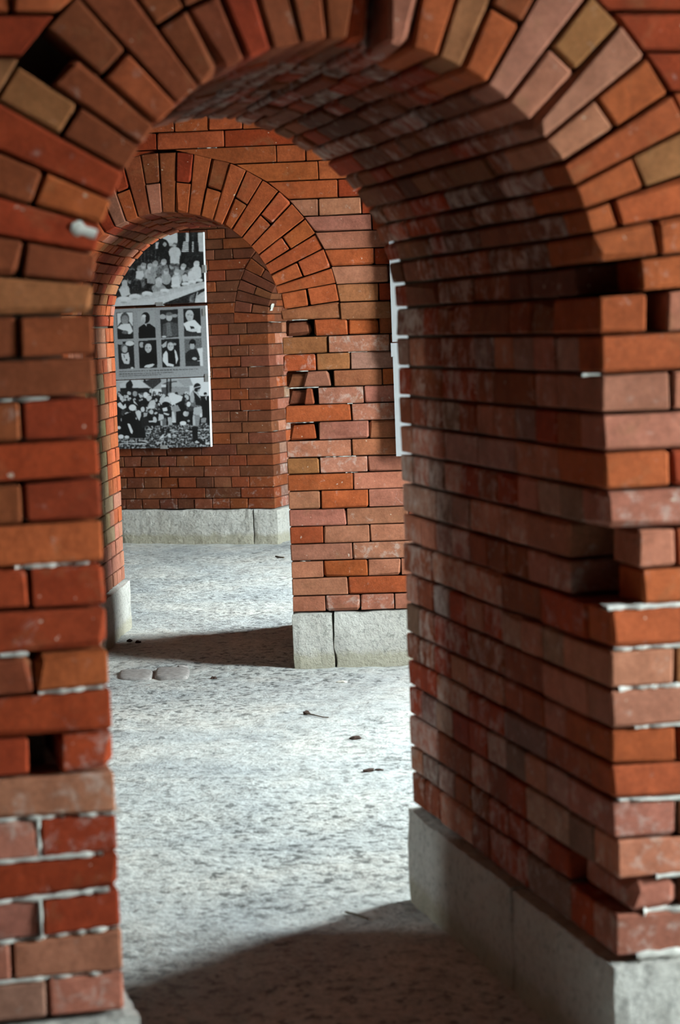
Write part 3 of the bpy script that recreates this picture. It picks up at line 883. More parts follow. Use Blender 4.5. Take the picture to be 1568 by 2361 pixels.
# centre of the ring of rooms
c1, a1, n1 = axes(1); c2_, a2, n2_ = axes(2)
det = a1.x * -a2.y + a1.y * a2.x
dd = c2_ - c1; tc = (dd.x * -a2.y + dd.y * a2.x) / det
CTR = c1 + a1 * tc
STEP = WALLS[2][2] - WALLS[1][2]
p0 = [rot_about(p, CTR, -STEP) for p in pA]
pC = [rot_about(p, CTR, STEP) for p in pB]
rooms = [p0, pA, pB, pC]
ctrR = CTR
quads = []; portals = []
WZ0, WZ1 = 0.90, 2.85
for k, (A, B) in enumerate(rooms):
    L = (B - A).length; d = (B - A).normalized(); out = Vector((d.y, -d.x, 0))
    m = L / 2 - 0.1
    hw = {2: 0.66, 3: 0.8}.get(k, 0.5)
    if k == 2: m -= 0.2
    if k == 0: m = L - 1.45
    if k == 0:
        A0 = A - d * 2.5; sh = 2.5
    else: A0, sh = A, 0.0
    quads += side_wall(A0, B, [(sh + m - hw, sh + m + hw, WZ0, WZ1)], ZT, 0.12, out)
    portals.append((A0 + d * (sh + m) + out * 0.06, d, out, 2 * hw))
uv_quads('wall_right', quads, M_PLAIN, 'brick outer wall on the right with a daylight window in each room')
qA = [flat(wp(1, UL, T, 0)), flat(wp(2, UL, 0, 0))]; qB = [flat(wp(2, UL, T, 0)), flat(wp(3, UL, 0, 0))]
q0 = [rot_about(p, CTR, -STEP) for p in qA]; qC = [rot_about(p, CTR, STEP) for p in qB]
quads = []
for k, (A, B) in enumerate([q0, qA, qB, qC]):
    d = (B - A).normalized(); out = Vector((-d.y, d.x, 0))
    A0 = A - d * 2.5 if k == 0 else A
    wins = []
    if k == 1:
        wins = [(0.52, 0.92, 1.0, 1.5)]; portals.append((A0 + d * 0.72 + out * .06, d, out, 0.40))
    quads += side_wall(A0, B, wins, ZT, 0.12, out)
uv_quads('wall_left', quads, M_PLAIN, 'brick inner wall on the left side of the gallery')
E0 = p0[0] - (p0[1] - p0[0]).normalized() * 2.5; E1 = q0[0] - (q0[1] - q0[0]).normalized() * 2.5
uv_quads('wall_back', [[E0, E1, E1 + Vector((0, 0, ZT)), E0 + Vector((0, 0, ZT))]], M_PLAIN, 'brick wall behind the viewer')
uv_quads('wall_end', [[qC[1], pC[1], pC[1] + Vector((0, 0, ZT)), qC[1] + Vector((0, 0, ZT))]], M_PLAIN, 'brick wall at the end of the gallery')
cr = [E0] + [p0[1], pA[0], pA[1], pB[0], pB[1], pC[0], pC[1]]; cl = [E1] + [q0[1], qA[0], qA[1], qB[0], qB[1], qC[0], qC[1]]
def outer(pts, k_): return [p + (p - CTR).normalized() * k_ + Vector((0, 0, ZT)) for p in pts]
cr, cl = outer(cr, -.12), outer(cl, .12)
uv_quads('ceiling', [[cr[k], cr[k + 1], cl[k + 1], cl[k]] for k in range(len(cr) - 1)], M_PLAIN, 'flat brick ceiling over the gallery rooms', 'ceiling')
for k, (c, d, out, w) in enumerate(portals):
    z0, z1 = (WZ0, WZ1) if k < 4 else (1.0, 1.5)
    ld = bpy.data.lights.new('sky_portal', 'AREA'); ld.shape = 'RECTANGLE'; ld.size = w; ld.size_y = z1 - z0
    ld.cycles.is_portal = True
    lo = bpy.data.objects.new('sky_portal', ld); COL.objects.link(lo)
    nin = -out; xax = d; yax = Vector((0, 0, 1)); zax = out
    if xax.cross(yax).dot(zax) < 0: xax = -xax
    lo.matrix_world = Matrix.Translation(c + Vector((0, 0, (z0 + z1) / 2))) @ Matrix((xax, yax, zax)).transposed().to_4x4()
    # timber frame of the window
    V, Fc = [], []
    def bar(s0, s1, a0, a1):
        b = len(V)
        for o_ in (-.03, .03):
            for s, z in ((s0, a0), (s1, a0), (s1, a1), (s0, a1)): V.append(tuple(c + d * s + Vector((0, 0, z)) + out * o_))
        Fc.extend([[b, b + 1, b + 2, b + 3], [b + 7, b + 6, b + 5, b + 4]] + [[b + m, b + 4 + m, b + 4 + (m + 1) % 4, b + (m + 1) % 4] for m in range(4)])
    h = w / 2
    bar(-h, -h + .03, z0, z1); bar(h - .03, h, z0, z1); bar(-h, h, z0, z0 + .03); bar(-h, h, z1 - .03, z1)
    tag(link_mesh('window_%d' % (k + 1), V, Fc, M_WOOD), 'plain timber window frame in the outer wall', 'window', None, 'structure')

# ground outside
link_mesh('ground', [(-60, -60, -.25), (60, -60, -.25), (60, 60, -.25), (-60, 60, -.25)], [[0, 1, 2, 3]], M_GROUND)
tag(bpy.data.objects['ground'], 'gravel ground outside the building', 'ground', None, 'structure')

# ================================================================== FLOOR
def floor_h(x, y):
    p = Vector((x, y, 0))
    return (noise.noise(p * 1.1) * .010 + noise.noise(p * 3.7 + Vector((5, 0, 0))) * .007 + noise.noise(p * 11) * .0045 + noise.noise(p * 24) * .0032) - .006
xs = np.concatenate([np.linspace(-6, -1.75, 18)[:-1], np.arange(-1.75, 1.3, .02), np.linspace(1.3, 6, 20)])
ys = np.concatenate([np.linspace(-5, 4.4, 30)[:-1], np.arange(4.4, 16.2, .025), np.linspace(16.2, 22, 16)])
V = [(x, y, floor_h(x, y)) for y in ys for x in xs]; nx = len(xs)
Fc = [[r * nx + c, r * nx + c + 1, (r + 1) * nx + c + 1, (r + 1) * nx + c] for r in range(len(ys) - 1) for c in range(nx - 1)]
tag(link_mesh('floor', V, Fc, M_FLOOR, smooth=True), 'uneven pale lime floor running through all the rooms', 'floor', None, 'structure')

# ================================================================== PHOTO BOARDS ON THE FAR WALL
class Canvas:
    """grey print evaluated at points (x, y) given in the coordinates of one measured crop"""
    def __init__(s, x, y, base): s.x, s.y = x, y; s.c = np.full(x.shape, base, float)
    def blend(s, m, v, a=1.0): s.c = np.where(m, s.c * (1 - a) + v * a, s.c)
    def ell(s, cx, cy, rx, ry, v, a=1.0, rot=0.0):
        dx, dy = s.x - cx, s.y - cy
        if rot:
            c_, s_ = math.cos(rot), math.sin(rot); dx, dy = dx * c_ + dy * s_, -dx * s_ + dy * c_
        s.blend((dx / rx) ** 2 + (dy / ry) ** 2 < 1, v, a)
    def poly(s, pts, v, a=1.0):
        m = np.zeros(s.x.shape, bool); n = len(pts)
        for i in range(n):
            (x0, y0), (x1, y1) = pts[i], pts[(i + 1) % n]
            if y0 == y1: continue
            cr = ((y0 > s.y) != (y1 > s.y)) & (s.x < (x1 - x0) * (s.y - y0) / (y1 - y0) + x0)
            m ^= cr
        s.blend(m, v, a)
    def rect(s, x0, y0, x1, y1, v, a=1.0): s.blend((s.x >= x0) & (s.x <= x1) & (s.y >= y0) & (s.y <= y1), v, a)
    def grain(s, amp, sc, seed=0, region=None):
        n = np.array([noise.noise(Vector((a / sc, b / sc, seed))) for a, b in zip(s.x, s.y)])
        n = n if region is None else n * region
        s.c = s.c + amp * n
rp = random.Random(3)

def print_top(C):
    C.rect(0, 0, 1568, 1129, .055)
    C.rect(780, 30, 1420, 330, .09)
    C.poly([(790, 60), (1010, 40), (1000, 190), (800, 190)], .62); C.rect(690, 180, 735, 270, .5); C.rect(830, 185, 960, 235, .45)
    for k in range(6): C.rect(1060, 170 + k * 26, 1235, 184 + k * 26, .55)
    for x0 in (1130, 1300): C.poly([(x0, 40), (x0 + 70, 40), (x0 + 60, 180), (x0 - 5, 180)], .5)
    C.rect(1310, 90, 1380, 310, .45); C.rect(735, 150, 800, 420, .04)
    C.poly([(1000, 40), (1110, 40), (1060, 330), (1010, 330)], .05); C.rect(1165, 40, 1215, 480, .05); C.rect(1235, 40, 1300, 480, .05)
    for k in range(7): C.rect(420 + k * 52, 300, 432 + k * 52, 470, .12)
    C.ell(805, 260, 85, 130, .045); C.ell(820, 210, 26, 32, .30); C.rect(745, 300, 890, 560, .05)
    C.ell(965, 330, 85, 85, .50); C.poly([(895, 290), (1040, 290), (1025, 520), (905, 520)], .50); C.ell(965, 215, 30, 34, .18); C.ell(962, 230, 22, 20, .42)
    heads = [(340, 600, .30), (455, 560, .26), (510, 520, .34), (605, 530, .42), (683, 490, .33), (765, 520, .22), (805, 465, .36), (925, 525, .20), (993, 530, .16), (1090, 535, .38),
             (1145, 580, .14), (1215, 600, .40), (1278, 495, .62), (840, 600, .34), (995, 615, .42), (470, 650, .22), (735, 740, .42), (235, 770, .48), (420, 735, .20), (330, 545, .10)]
    for x, y, v in heads:
        b = v * rp.uniform(.5, .9) if v < .4 else v * .95
        C.ell(x, y + 105, 72, 85, b); C.ell(x, y, 40, 46, v); C.ell(x - 5, y + 16, 27, 27, min(.62, v * 1.35)); C.ell(x + 4, y - 22, 38, 26, v * .75)
    C.poly([(410, 600), (500, 590), (520, 660), (480, 720), (400, 700)], .55)
    C.poly([(560, 620), (690, 640), (680, 780), (560, 770)], .26); C.poly([(330, 720), (470, 740), (490, 920), (320, 920)], .07)
    C.poly([(915, 690), (1020, 660), (1040, 790), (920, 790)], .60); C.poly([(1070, 660), (1130, 640), (1170, 740), (1080, 750)], .50)
    C.ell(735, 850, 105, 70, .24); C.ell(735, 745, 52, 58, .45); C.ell(728, 790, 40, 42, .38)
    C.poly([(150, 860), (270, 830), (320, 930), (200, 980)], .52); C.ell(235, 790, 42, 52, .42)
    for x, y in ((1215, 640), (1280, 590), (1210, 680), (1290, 660)): C.ell(x, y, 60, 45, .58)
    C.poly([(60, 1000), (480, 940), (1400, 745), (1400, 840), (780, 1070), (60, 1110)], .42); C.poly([(60, 1040), (700, 985), (1400, 790), (1400, 835), (760, 1075), (60, 1110)], .50)
    C.poly([(780, 1070), (1400, 840), (1400, 1060)], .06); C.poly([(1170, 960), (1250, 920), (1240, 1050), (1180, 1050)], .16)
    C.poly([(1270, 960), (1400, 880), (1400, 1060), (1260, 1060)], .42); C.poly([(1285, 900), (1300, 900), (1270, 1050), (1250, 1050)], .35)
    for x, y, r in ((225, 1010, 105), (385, 965, 85), (565, 925, 78), (820, 880, 66), (980, 812, 66), (1122, 782, 58), (1215, 752, 55), (1310, 728, 56)):
        C.ell(x, y, r, r * .46, .56); C.ell(x, y - r * .17, r * .92, r * .22, .68); C.ell(x, y + r * .36, r * .5, r * .12, .30)
    C.grain(.10, 18, 1); C.grain(.07, 55, 2)

def print_mid(C):
    C.rect(-50, -50, 1700, 1300, .235)
    sk = lambda x, y: y - (x - 120) * .035
    def frame(x0, y0, w, h, v):
        C.poly([(x0, y0), (x0 + w, y0 - w * .055), (x0 + w + h * .03, y0 + h - w * .055), (x0 + h * .045, y0 + h)], v)
    P_ = [(115, 130, 240, 385, .10), (422, 112, 250, 390, .26), (752, 95, 255, 400, .07), (1085, 78, 248, 395, .05),
          (133, 555, 235, 392, .06), (440, 540, 258, 398, .045), (770, 520, 260, 402, .05), (1100, 510, 250, 400, .16)]
    for x, y, w, h, v in P_: frame(x, y, w, h, v)
    C.poly([(125, 140), (350, 125), (355, 330), (300, 250), (180, 260), (130, 320)], .55)
    C.ell(238, 215, 66, 86, .12); C.ell(238, 240, 50, 68, .22); C.ell(238, 200, 44, 30, .20)
    C.poly([(130, 350), (180, 300), (310, 290), (355, 400), (300, 450), (200, 380)], .62); C.poly([(132, 375), (270, 390), (290, 440), (355, 430), (355, 505), (138, 512)], .05); C.ell(240, 415, 50, 25, .16)
    C.ell(540, 205, 64, 82, .045); C.ell(508, 225, 34, 66, .38); C.ell(520, 180, 26, 20, .55); C.ell(505, 260, 22, 30, .3); C.poly([(440, 345), (520, 295), (600, 290), (685, 350), (690, 492), (440, 500)], .018); C.poly([(520, 290), (555, 330), (560, 290)], .35)
    C.ell(790, 190, 45, 36, .30); C.ell(960, 175, 45, 26, .24)
    C.ell(882, 190, 50, 64, .20); C.ell(885, 200, 42, 52, .34); C.ell(885, 150, 46, 28, .16); C.poly([(790, 300), (870, 262), (920, 262), (1010, 290), (1012, 465), (785, 488)], .125); C.ell(810, 478, 30, 12, .5); C.poly([(840, 280), (900, 270), (930, 470), (850, 480)], .17)
    C.ell(1178, 165, 58, 72, .42); C.ell(1182, 195, 50, 62, .34); C.ell(1196, 200, 28, 52, .40); C.ell(1183, 210, 8, 15, .26); C.ell(1160, 160, 20, 8, .15); C.ell(1205, 165, 18, 8, .18); C.ell(1185, 245, 18, 7, .16)
    C.poly([(1090, 290), (1170, 250), (1250, 235), (1340, 330), (1340, 420), (1290, 420), (1240, 330), (1180, 320), (1200, 380), (1140, 390)], .66); C.poly([(1150, 380), (1290, 350), (1300, 400), (1180, 410)], .52); C.poly([(1095, 400), (1180, 400), (1340, 425), (1340, 470), (1100, 475)], .09)
    C.ell(310, 575, 62, 34, .52); C.ell(170, 570, 40, 26, .24); C.ell(228, 645, 52, 66, .16); C.ell(238, 660, 38, 50, .32); C.poly([(185, 715), (240, 730), (290, 705), (310, 800), (300, 880), (230, 870), (195, 800)], .48); C.poly([(215, 740), (228, 740), (240, 780), (230, 790)], .08); C.ell(262, 815, 12, 16, .06); C.poly([(200, 870), (310, 870), (370, 930), (150, 940)], .08); C.ell(345, 930, 18, 14, .5)
    C.ell(485, 595, 36, 42, .30); C.ell(565, 600, 62, 66, .06); C.ell(580, 640, 50, 64, .36); C.ell(598, 640, 26, 56, .42); C.ell(582, 662, 8, 16, .30); C.ell(560, 640, 16, 7, .12); C.ell(602, 640, 14, 7, .12); C.ell(582, 690, 15, 6, .2); C.ell(580, 715, 24, 16, .45)
    C.poly([(450, 760), (520, 715), (640, 700), (708, 760), (712, 880), (455, 900)], .016); C.poly([(520, 920), (545, 890), (640, 870), (675, 875), (640, 910), (600, 925)], .50)
    C.poly([(775, 600), (850, 540), (840, 620), (790, 640)], .36); C.ell(905, 590, 60, 60, .10); C.ell(905, 620, 46, 60, .37); C.ell(918, 626, 26, 50, .43); C.ell(907, 640, 8, 14, .30); C.ell(890, 612, 14, 6, .12); C.ell(925, 612, 14, 6, .12); C.ell(965, 585, 24, 16, .3)
    C.poly([(860, 690), (960, 670), (985, 880), (870, 890)], .018); C.poly([(840, 680), (865, 720), (870, 860), (950, 880), (945, 910), (850, 900), (795, 830), (795, 740)], .60); C.poly([(960, 660), (985, 690), (1015, 800), (985, 870), (975, 780)], .58)
    C.poly([(1290, 650), (1365, 640), (1370, 900), (1240, 890), (1330, 780)], .55); C.ell(1220, 575, 46, 58, .05); C.ell(1216, 610, 34, 48, .32); C.ell(1222, 550, 42, 32, .03)
    C.poly([(1120, 720), (1180, 670), (1270, 655), (1310, 720), (1330, 820), (1200, 850), (1120, 830)], .065); C.ell(1250, 795, 34, 20, .38); C.poly([(1120, 840), (1330, 830), (1330, 900), (1125, 905)], .09)
    for row, (y, x1) in enumerate(((985, 1300), (1020, 955), (1048, 770))):
        x = 155
        while x < x1:
            w = rp.uniform(10, 46)
            yy = y - (x - 155) * .036
            C.rect(x, yy - 6, min(x + w, x1), yy + 6, .10, .8)
            x += w + rp.uniform(5, 9)
    C.grain(.05, 16, 4)

def print_low(C):
    C.rect(-50, -50, 1700, 1300, .03)
    C.rect(100, 60, 1470, 330, .30); C.rect(1180, 60, 1480, 330, .52); C.poly([(100, 70), (600, 75), (450, 110), (100, 120)], .5)
    C.poly([(160, 160), (300, 95), (345, 110), (250, 220), (170, 215)], .40); C.poly([(340, 110), (480, 115), (610, 220), (360, 215)], .46); C.poly([(255, 150), (320, 95), (360, 170), (320, 260), (250, 220)], .05)
    C.rect(170, 215, 620, 340, .06); C.rect(600, 230, 625, 330, .45); C.rect(635, 235, 770, 330, .58)
    for x in (680, 725): C.rect(x, 265, x + 14, 330, .12)
    C.poly([(500, 125), (620, 85), (760, 80), (770, 130), (640, 235), (620, 215)], .10); C.rect(515, 90, 540, 140, .05)
    C.poly([(770, 165), (860, 125), (1000, 110), (1000, 330), (770, 330)], .13); C.rect(770, 165, 835, 205, .5); C.rect(845, 75, 860, 330, .03); C.rect(895, 75, 912, 270, .03)
    C.poly([(920, 140), (1000, 130), (1110, 195), (920, 200)], .30); C.poly([(1000, 100), (1190, 80), (1230, 180), (1110, 195)], .24); C.rect(920, 200, 1180, 330, .22)
    C.rect(130, 330, 1180, 760, .035)
    for k in range(150):
        x, y = rp.uniform(130, 1190), rp.uniform(290, 700)
        v = rp.choice((.02, .03, .05, .08, .16, .3, .45))
        C.ell(x, y, rp.uniform(10, 34), rp.uniform(14, 46), v, .85, rp.uniform(-.6, .6))
    for k in range(34):
        x, y = rp.uniform(150, 1160), rp.uniform(280, 400); C.ell(x, y, 20, 24, rp.choice((.02, .03, .4, .3))); C.ell(x, y + 8, 12, 14, .38)
    C.ell(185, 360, 24, 34, .45); C.poly([(130, 440), (170, 420), (215, 480), (250, 440), (255, 500), (205, 525), (140, 480)], .55)
    C.poly([(270, 430), (340, 380), (420, 400), (450, 480), (280, 520)], .03); C.ell(385, 300, 36, 40, .24); C.poly([(355, 370), (430, 470), (370, 430)], .45)
    C.ell(350, 500, 52, 44, .58); C.poly([(390, 560), (440, 535), (490, 570), (450, 690), (420, 640)], .45); C.ell(275, 590, 40, 24, .34); C.ell(220, 560, 40, 26, .1)
    C.poly([(190, 620), (330, 560), (420, 700), (430, 930), (180, 930)], .015); C.poly([(275, 730), (310, 735), (355, 840), (345, 880), (320, 860)], .55); C.ell(180, 920, 40, 30, .55); C.ell(265, 925, 34, 20, .5); C.ell(150, 790, 26, 22, .5)
    C.ell(500, 525, 30, 38, .45); C.poly([(470, 570), (560, 560), (585, 760), (480, 800)], .06); C.poly([(515, 570), (570, 580), (560, 620), (510, 640)], .3)
    C.ell(545, 320, 34, 42, .55); C.ell(590, 360, 40, 34, .40); C.ell(640, 440, 46, 46, .40); C.ell(630, 490, 50, 26, .46)
    C.ell(790, 400, 44, 64, .40); C.ell(860, 390, 52, 50, .46); C.poly([(880, 330), (960, 300), (1080, 340), (1060, 400), (920, 470), (905, 400)], .52); C.ell(930, 310, 44, 24, .5)
    C.ell(835, 450, 55, 36, .02); C.poly([(770, 480), (910, 480), (930, 620), (760, 640)], .05); C.poly([(785, 510), (850, 495), (860, 545), (800, 555)], .50); C.poly([(805, 570), (890, 595), (870, 615), (805, 590)], .42)
    C.poly([(735, 590), (800, 600), (810, 680), (725, 690)], .38); C.poly([(745, 690), (840, 640), (860, 790), (770, 830)], .16); C.poly([(860, 640), (915, 640), (940, 790), (880, 800)], .30); C.rect(765, 690, 780, 810, .45); C.rect(845, 640, 862, 790, .02)
    C.poly([(920, 480), (1010, 460), (1060, 560), (985, 720), (930, 700)], .22); C.poly([(920, 560), (950, 560), (985, 715), (925, 715)], .45)
    C.poly([(985, 560), (1080, 540), (1085, 750), (985, 750)], .02)
    ground = (C.y > 770 - (C.x - 500) * .05) & ((C.x > 530) | (C.y > 950))
    C.blend(ground, .13)
    gx = ground.astype(float)
    C.grain(.26, 26, 6, gx); C.grain(.16, 11, 8, gx)
    for k in range(60):
        x, y = rp.uniform(150, 1460), rp.uniform(800, 1085); 
        if y > 950 or x > 540: C.ell(x, y, rp.uniform(12, 44), rp.uniform(3, 9), rp.choice((.45, .4, .03, .3)))
    C.ell(1085, 725, 46, 30, .58); C.rect(590, 690, 660, 712, .45)
    C.poly([(780, 800), (815, 800), (805, 880), (785, 880)], .02); C.poly([(860, 800), (895, 800), (890, 870), (868, 870)], .02); C.poly([(745, 945), (800, 885), (805, 920), (765, 950)], .52); C.poly([(865, 880), (900, 870), (910, 935), (870, 925)], .46)
    # standing figure in a helmet, seen from the side
    C.poly([(1190, 330), (1230, 240), (1300, 280), (1345, 380), (1340, 480), (1210, 500), (1180, 420)], .16); C.ell(1215, 350, 30, 80, .28); C.poly([(1240, 290), (1300, 290), (1345, 420), (1335, 470), (1270, 460)], .05); C.poly([(1230, 250), (1250, 240), (1340, 350), (1325, 360)], .36)
    C.ell(1290, 195, 52, 50, .05); C.poly([(1225, 215), (1345, 180), (1340, 200), (1230, 225)], .30); C.ell(1285, 245, 42, 28, .05); C.ell(1310, 250, 16, 20, .22)
    C.poly([(1150, 500), (1230, 480), (1250, 540), (1170, 560)], .10); C.ell(1165, 450, 28, 38, .5)
    C.poly([(1240, 500), (1350, 480), (1365, 580), (1335, 610), (1230, 600)], .30); C.poly([(1235, 605), (1340, 605), (1310, 770), (1230, 760)], .20); C.poly([(1225, 610), (1250, 610), (1260, 760), (1225, 750)], .34); C.ell(1345, 610, 18, 30, .5)
    C.poly([(1215, 775), (1300, 780), (1290, 950), (1225, 960)], .015); C.poly([(1230, 960), (1290, 940), (1390, 1000), (1360, 1025), (1240, 1020)], .03); C.poly([(1250, 1000), (1280, 975), (1330, 1010), (1270, 1015)], .36)
    C.ell(1405, 300, 24, 24, .02); C.ell(1410, 330, 18, 22, .3); C.poly([(1350, 360), (1410, 330), (1450, 400), (1455, 720), (1400, 720), (1385, 520)], .02); C.poly([(1400, 350), (1425, 345), (1420, 400)], .4); C.poly([(1345, 650), (1420, 645), (1415, 720), (1340, 720)], .20)
    C.rect(165, 940, 500, 950, .3, .6); C.rect(190, 988, 380, 998, .4, .7); C.rect(190, 1015, 530, 1025, .45, .7)
    C.grain(.05, 14, 9)

def photo_board(name, label, corners, crop, painter, sx, sy, clips, parent_group):
    """corners: TL, TR, BR, BL image points; crop: origin of the measured crop (6.272 crop px per px)"""
    th, back = .030, .012
    d_front = -(th + back)
    uz = [pix(3, x, y, d_front) for x, y in corners]
    root = bpy.data.objects.new(name, None); COL.objects.link(root)
    c, a, n = axes(3)
    cu = sum(p[0] for p in uz) / 4; cz = min(p[1] for p in uz)
    root.location = c + a * cu + n * (-back) + Vector((0, 0, cz)); root.rotation_euler = (0, 0, WALLS[3][2])
    tag(root, label, 'photo board', parent_group)
    L = [(u - cu, z - cz) for u, z in uz]
    # core of the board
    V = [(u, -th + .0012, z) for u, z in L] + [(u, 0, z) for u, z in L]
    link_mesh('backing_board', V, [[3, 2, 1, 0], [4, 5, 6, 7], [0, 1, 5, 4], [1, 2, 6, 5], [2, 3, 7, 6], [3, 0, 4, 7]], M_WHITE, root)
    # print, painted per vertex
    S, Tt = np.meshgrid(np.linspace(0, 1, sx), np.linspace(0, 1, sy)); S = S.ravel(); Tt = Tt.ravel()
    def bil(pts):
        (x0, y0), (x1, y1), (x2, y2), (x3, y3) = pts
        return ((1 - Tt) * ((1 - S) * x0 + S * x1) + Tt * ((1 - S) * x3 + S * x2), (1 - Tt) * ((1 - S) * y0 + S * y1) + Tt * ((1 - S) * y3 + S * y2))
    px, py = bil(corners)
    C = Canvas((px - crop[0]) * 6.272, (py - crop[1]) * 6.272, .2); painter(C)
    c2d = C.c.reshape(sy, sx)
    for _ in range(2):                                    # soft grain of an enlarged old photograph
        p_ = np.pad(c2d, 1, mode='edge')
        c2d = (p_[1:-1, 1:-1] * 2 + p_[:-2, 1:-1] + p_[2:, 1:-1] + p_[1:-1, :-2] + p_[1:-1, 2:]) / 6
    v = np.interp(c2d.ravel(), [0, .05, .1, .16, .235, .32, .5, .68], [.008, .013, .035, .13, .315, .42, .62, .75])
    U, Z = bil([(lerp(u, 0, .004), z) for u, z in L])
    verts = [(float(u), -th, float(z)) for u, z in zip(U, Z)]
    faces = [[r * sx + k, (r + 1) * sx + k, (r + 1) * sx + k + 1, r * sx + k + 1] for r in range(sy - 1) for k in range(sx - 1)]
    o = link_mesh('photo_print', verts, faces, M_PRINT, root)
    at = o.data.color_attributes.new('print', 'FLOAT_COLOR', 'POINT')
    at.data.foreach_set('color', np.stack([v * .97, v, v * 1.03, np.ones_like(v)], 1).astype(np.float32).ravel())
    for (x, y, w, h) in clips:
        u, z = pix(3, x, y, d_front); u -= cu; z -= cz
        V = []
        for dd_ in (-th - .004, -th - .0005):
            V += [(u - w / 2, dd_, z - h / 2), (u + w / 2, dd_, z - h / 2), (u + w / 2, dd_, z + h / 2), (u - w / 2, dd_, z + h / 2)]
        b = len(V)
        Fc = [[0, 1, 2, 3], [7, 6, 5, 4], [0, 4, 5, 1], [1, 5, 6, 2], [2, 6, 7, 3], [3, 7, 4, 0]]
        # lip round the edge of the board
        if w < h:
            e = u + w / 2 - .003
            V += [(e, -th - .004, z - h / 2), (e + .004, -th - .004, z - h / 2), (e + .004, -.002, z - h / 2), (e, -.002, z - h / 2), (e, -th - .004, z + h / 2), (e + .004, -th - .004, z + h / 2), (e + .004, -.002, z + h / 2), (e, -.002, z + h / 2)]
        else:
            e = z - h / 2
            V += [(u - w / 2, -th - .004, e - .004), (u + w / 2, -th - .004, e - .004), (u + w / 2, -.002, e - .004), (u - w / 2, -.002, e - .004), (u - w / 2, -th - .004, e), (u + w / 2, -th - .004, e), (u + w / 2, -.002, e), (u - w / 2, -.002, e)]
        Fc += [[b + 3, b + 2, b + 1, b], [b + 4, b + 5, b + 6, b + 7]] + [[b + m, b + (m + 1) % 4, b + 4 + (m + 1) % 4, b + 4 + m] for m in range(4)]
        link_mesh('clip', V, Fc, M_CLIP, root)
    return root
GB = 'photo boards on the far wall'
photo_board('photo_board', 'top photo board, black and white crowd seated at a long table with bowls', [(257, 543), (468, 535), (473, 697), (257, 706.5)], (250, 530), print_top, 220, 170, [(469.5, 620, .022, .055), (368, 700.5, .055, .022)], GB)
photo_board('photo_board', 'middle grey photo board with eight small portraits in two rows and text', [(259, 713), (474, 704.5), (481, 867.5), (267, 876)], (250, 700), print_mid, 240, 190, [(471, 720, .022, .055)], GB)
photo_board('photo_board', 'bottom photo board, black and white street scene with a crowd and a helmeted figure', [(267, 878), (481, 869.5), (486, 1030), (272, 1035)], (250, 860), print_low, 240, 190, [(476.5, 871, .025, .055), (378, 1030, .055, .022)], GB)

# boards on the middle wall, turned edge-on behind the near arch; only their white left border shows
ub = pix(2, 906, 830, -.05)[0]; zb = pix(2, 916, 1052, -.05)[1]
for k, txt in enumerate(('lowest', 'middle', 'highest')):
    c, a, n = axes(2)
    root = bpy.data.objects.new('display_board', None); COL.objects.link(root)
    root.location = c + a * (ub + .33) + n * (-.03) + Vector((0, 0, zb + k * .505)); root.rotation_euler = (0, 0, WALLS[2][2])
    tag(root, txt + ' white display board on the middle wall, mostly hidden behind the near arch', 'display board', 'white boards on the middle wall')
    def bx(name, u0, u1, d0, d1, z0, z1, mat):
        V = [(u, d, z) for d in (d0, d1) for (u, z) in ((u0, z0), (u1, z0), (u1, z1), (u0, z1))]
        return link_mesh(name, V, [[0, 1, 2, 3], [7, 6, 5, 4], [0, 4, 5, 1], [1, 5, 6, 2], [2, 6, 7, 3], [3, 7, 4, 0]], mat, root)
    bx('panel', -.33, .33, -.022, 0, 0, .5, M_BOARD)
    bx('batten', -.27, -.23, 0, .028, .03, .47, M_WOOD); bx('batten', .23, .27, 0, .028, .03, .47, M_WOOD)
    bx('clip', -.337, -.318, -.027, .004, .44, .50, M_BOARD)

# ================================================================== THINGS ON THE FLOOR
def worn_brick(x0, x1, y0, y1, label):
    pa, pb, pc, pd = [floor_pt(x, y) for x, y in ((x0, y1), (x1, y1), (x1 - 2, y0), (x0 + 6, y0))]
    ctr = (pa + pb + pc + pd) / 4; bm = bmesh.new(); n = 28; ring_ = []
    ex = (pb - pa) / 2; ey = (pd - pa) / 2
    prof = [(1.0, -.05), (1.0, .004), (.96, .010), (.85, .013), (.5, .015)]
    rows = []
    for r, h in prof:
        row = []
        for k in range(n):
            t = 2 * math.pi * k / n; cx, cy = math.cos(t), math.sin(t)
            sx_ = math.copysign(abs(cx) ** .38, cx); sy_ = math.copysign(abs(cy) ** .38, cy)
            p = ex * sx_ * r * .985 + ey * sy_ * r * .985
            row.append(bm.verts.new((p.x, p.y, h + noise.noise(Vector((p.x * 20, p.y * 20, x0))) * .003)))
        rows.append(row)
    for a_, b_ in zip(rows[:-1], rows[1:]):
        for k in range(n): bm.faces.new((a_[k], a_[(k + 1) % n], b_[(k + 1) % n], b_[k]))
    bm.faces.new(rows[-1])
    o = link_bm('floor_brick', bm, M_WORN, None, True); o.location = ctr + Vector((0, 0, floor_h(ctr.x, ctr.y)))
    tag(o, label, 'brick', 'worn bricks set into the floor')
worn_brick(272, 352, 1541, 1563, 'left of two worn grey bricks sunk in the floor before the middle arch')
worn_brick(356, 437, 1538, 1562, 'right of two worn grey bricks sunk in the floor, nearer the middle pier')

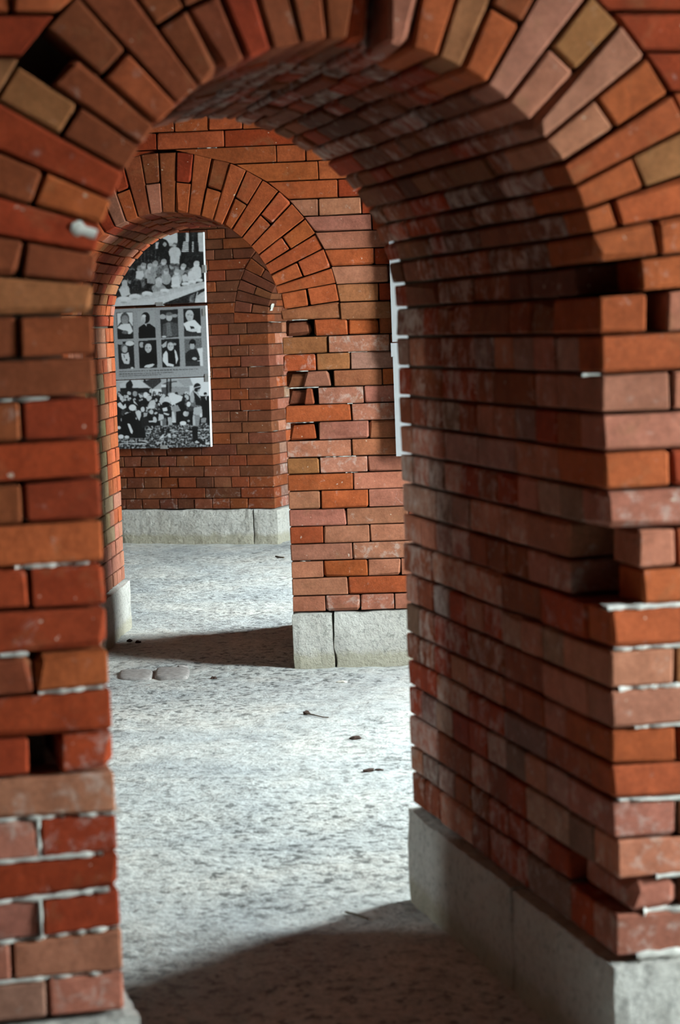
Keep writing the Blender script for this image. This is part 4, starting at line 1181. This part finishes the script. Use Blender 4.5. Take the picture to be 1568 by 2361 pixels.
def lump(name, px, py, w, d, h, mat, label, cat, group=None, seed=0, rz=0.0):
    c = floor_pt(px, py); bm = bmesh.new(); bmesh.ops.create_icosphere(bm, subdivisions=2, radius=1)
    for v in bm.verts:
        k = 1 + noise.noise(v.co * 1.7 + Vector((seed * 3.3, 0, 0))) * .45
        v.co = Vector((v.co.x * w / 2 * k, v.co.y * d / 2 * k, max(v.co.z, -.35) * h / 2 * k + h * .15))
    o = link_bm(name, bm, mat); o.location = (c.x, c.y, floor_h(c.x, c.y)); o.rotation_euler = (0, 0, rz)
    return tag(o, label, cat, group)
def twig(pts, r, label):
    bm = bmesh.new(); P3 = [floor_pt(x, y) for x, y in pts]
    P3 = [Vector((p.x, p.y, floor_h(p.x, p.y) + r + .002)) for p in P3]; o0 = P3[0].copy(); rows = []
    for k, p in enumerate(P3):
        t = (P3[min(k + 1, len(P3) - 1)] - P3[max(k - 1, 0)]).normalized(); s_ = t.cross(Vector((0, 0, 1))).normalized(); u_ = s_.cross(t)
        rr = r * (1.25 - .6 * k / len(P3)) * rnd.uniform(.8, 1.2)
        rows.append([bm.verts.new(p - o0 + (s_ * math.cos(q) + u_ * math.sin(q)) * rr) for q in [m * math.pi / 3 for m in range(6)]])
    for a_, b_ in zip(rows[:-1], rows[1:]):
        for m in range(6): bm.faces.new((a_[m], a_[(m + 1) % 6], b_[(m + 1) % 6], b_[m]))
    bm.faces.new(rows[0][::-1]); bm.faces.new(rows[-1])
    o = link_bm('twig', bm, M_TWIG); o.location = o0
    return tag(o, label, 'twig')
twig([(706, 1642), (718, 1645), (730, 1648), (744, 1651), (757, 1654)], .0026, 'thin straight twig lying on the bright floor before the middle pier')
twig([(797, 2104), (815, 2109), (835, 2115), (848, 2119)], .0028, 'thin dark twig at the edge of the shadow under the near arch')
lump('clod', 706, 1641, .03, .03, .022, M_DARK, 'small dark clod at the end of the straight twig', 'clod', None, 1)
lump('dry_leaf', 820, 1698, .045, .035, .016, M_DARK, 'small dark dry leaf alone on the bright floor right of the twig', 'leaf', None, 2, .3)
lump('dry_leaf', 850, 1775, .045, .03, .016, M_DARK, 'dark dry leaf nearest the right edge of the bright floor', 'leaf', None, 3, .6)
lump('dry_leaf', 874, 1770, .03, .02, .010, M_DARK, 'tiny dark leaf scrap just right of a larger dry leaf', 'leaf', None, 4)
lump('stone_chip', 788, 1569, .05, .035, .016, M_PALE, 'pale stone chip on the floor in front of the middle plinth', 'stone chip', None, 5)
lump('clod', 493, 1562, .03, .025, .018, M_DARK, 'small dark clod on the floor right of the sunken bricks', 'clod', None, 6)
lump('clod', 419, 1536, .06, .05, .022, M_WORN, 'grey crumbled lump behind the right sunken brick', 'clod', None, 7)
lump('clod', 299, 1477, .03, .03, .02, M_DARK, 'dark clod at the edge of the shadow under the middle arch, left one', 'clod', None, 8)
lump('clod', 318, 1480, .03, .03, .018, M_DARK, 'dark clod at the edge of the shadow under the middle arch, right one', 'clod', None, 9)
twig([(636, 1284), (644, 1286), (655, 1287)], .006, 'short dark twig on the floor below the far plinth')
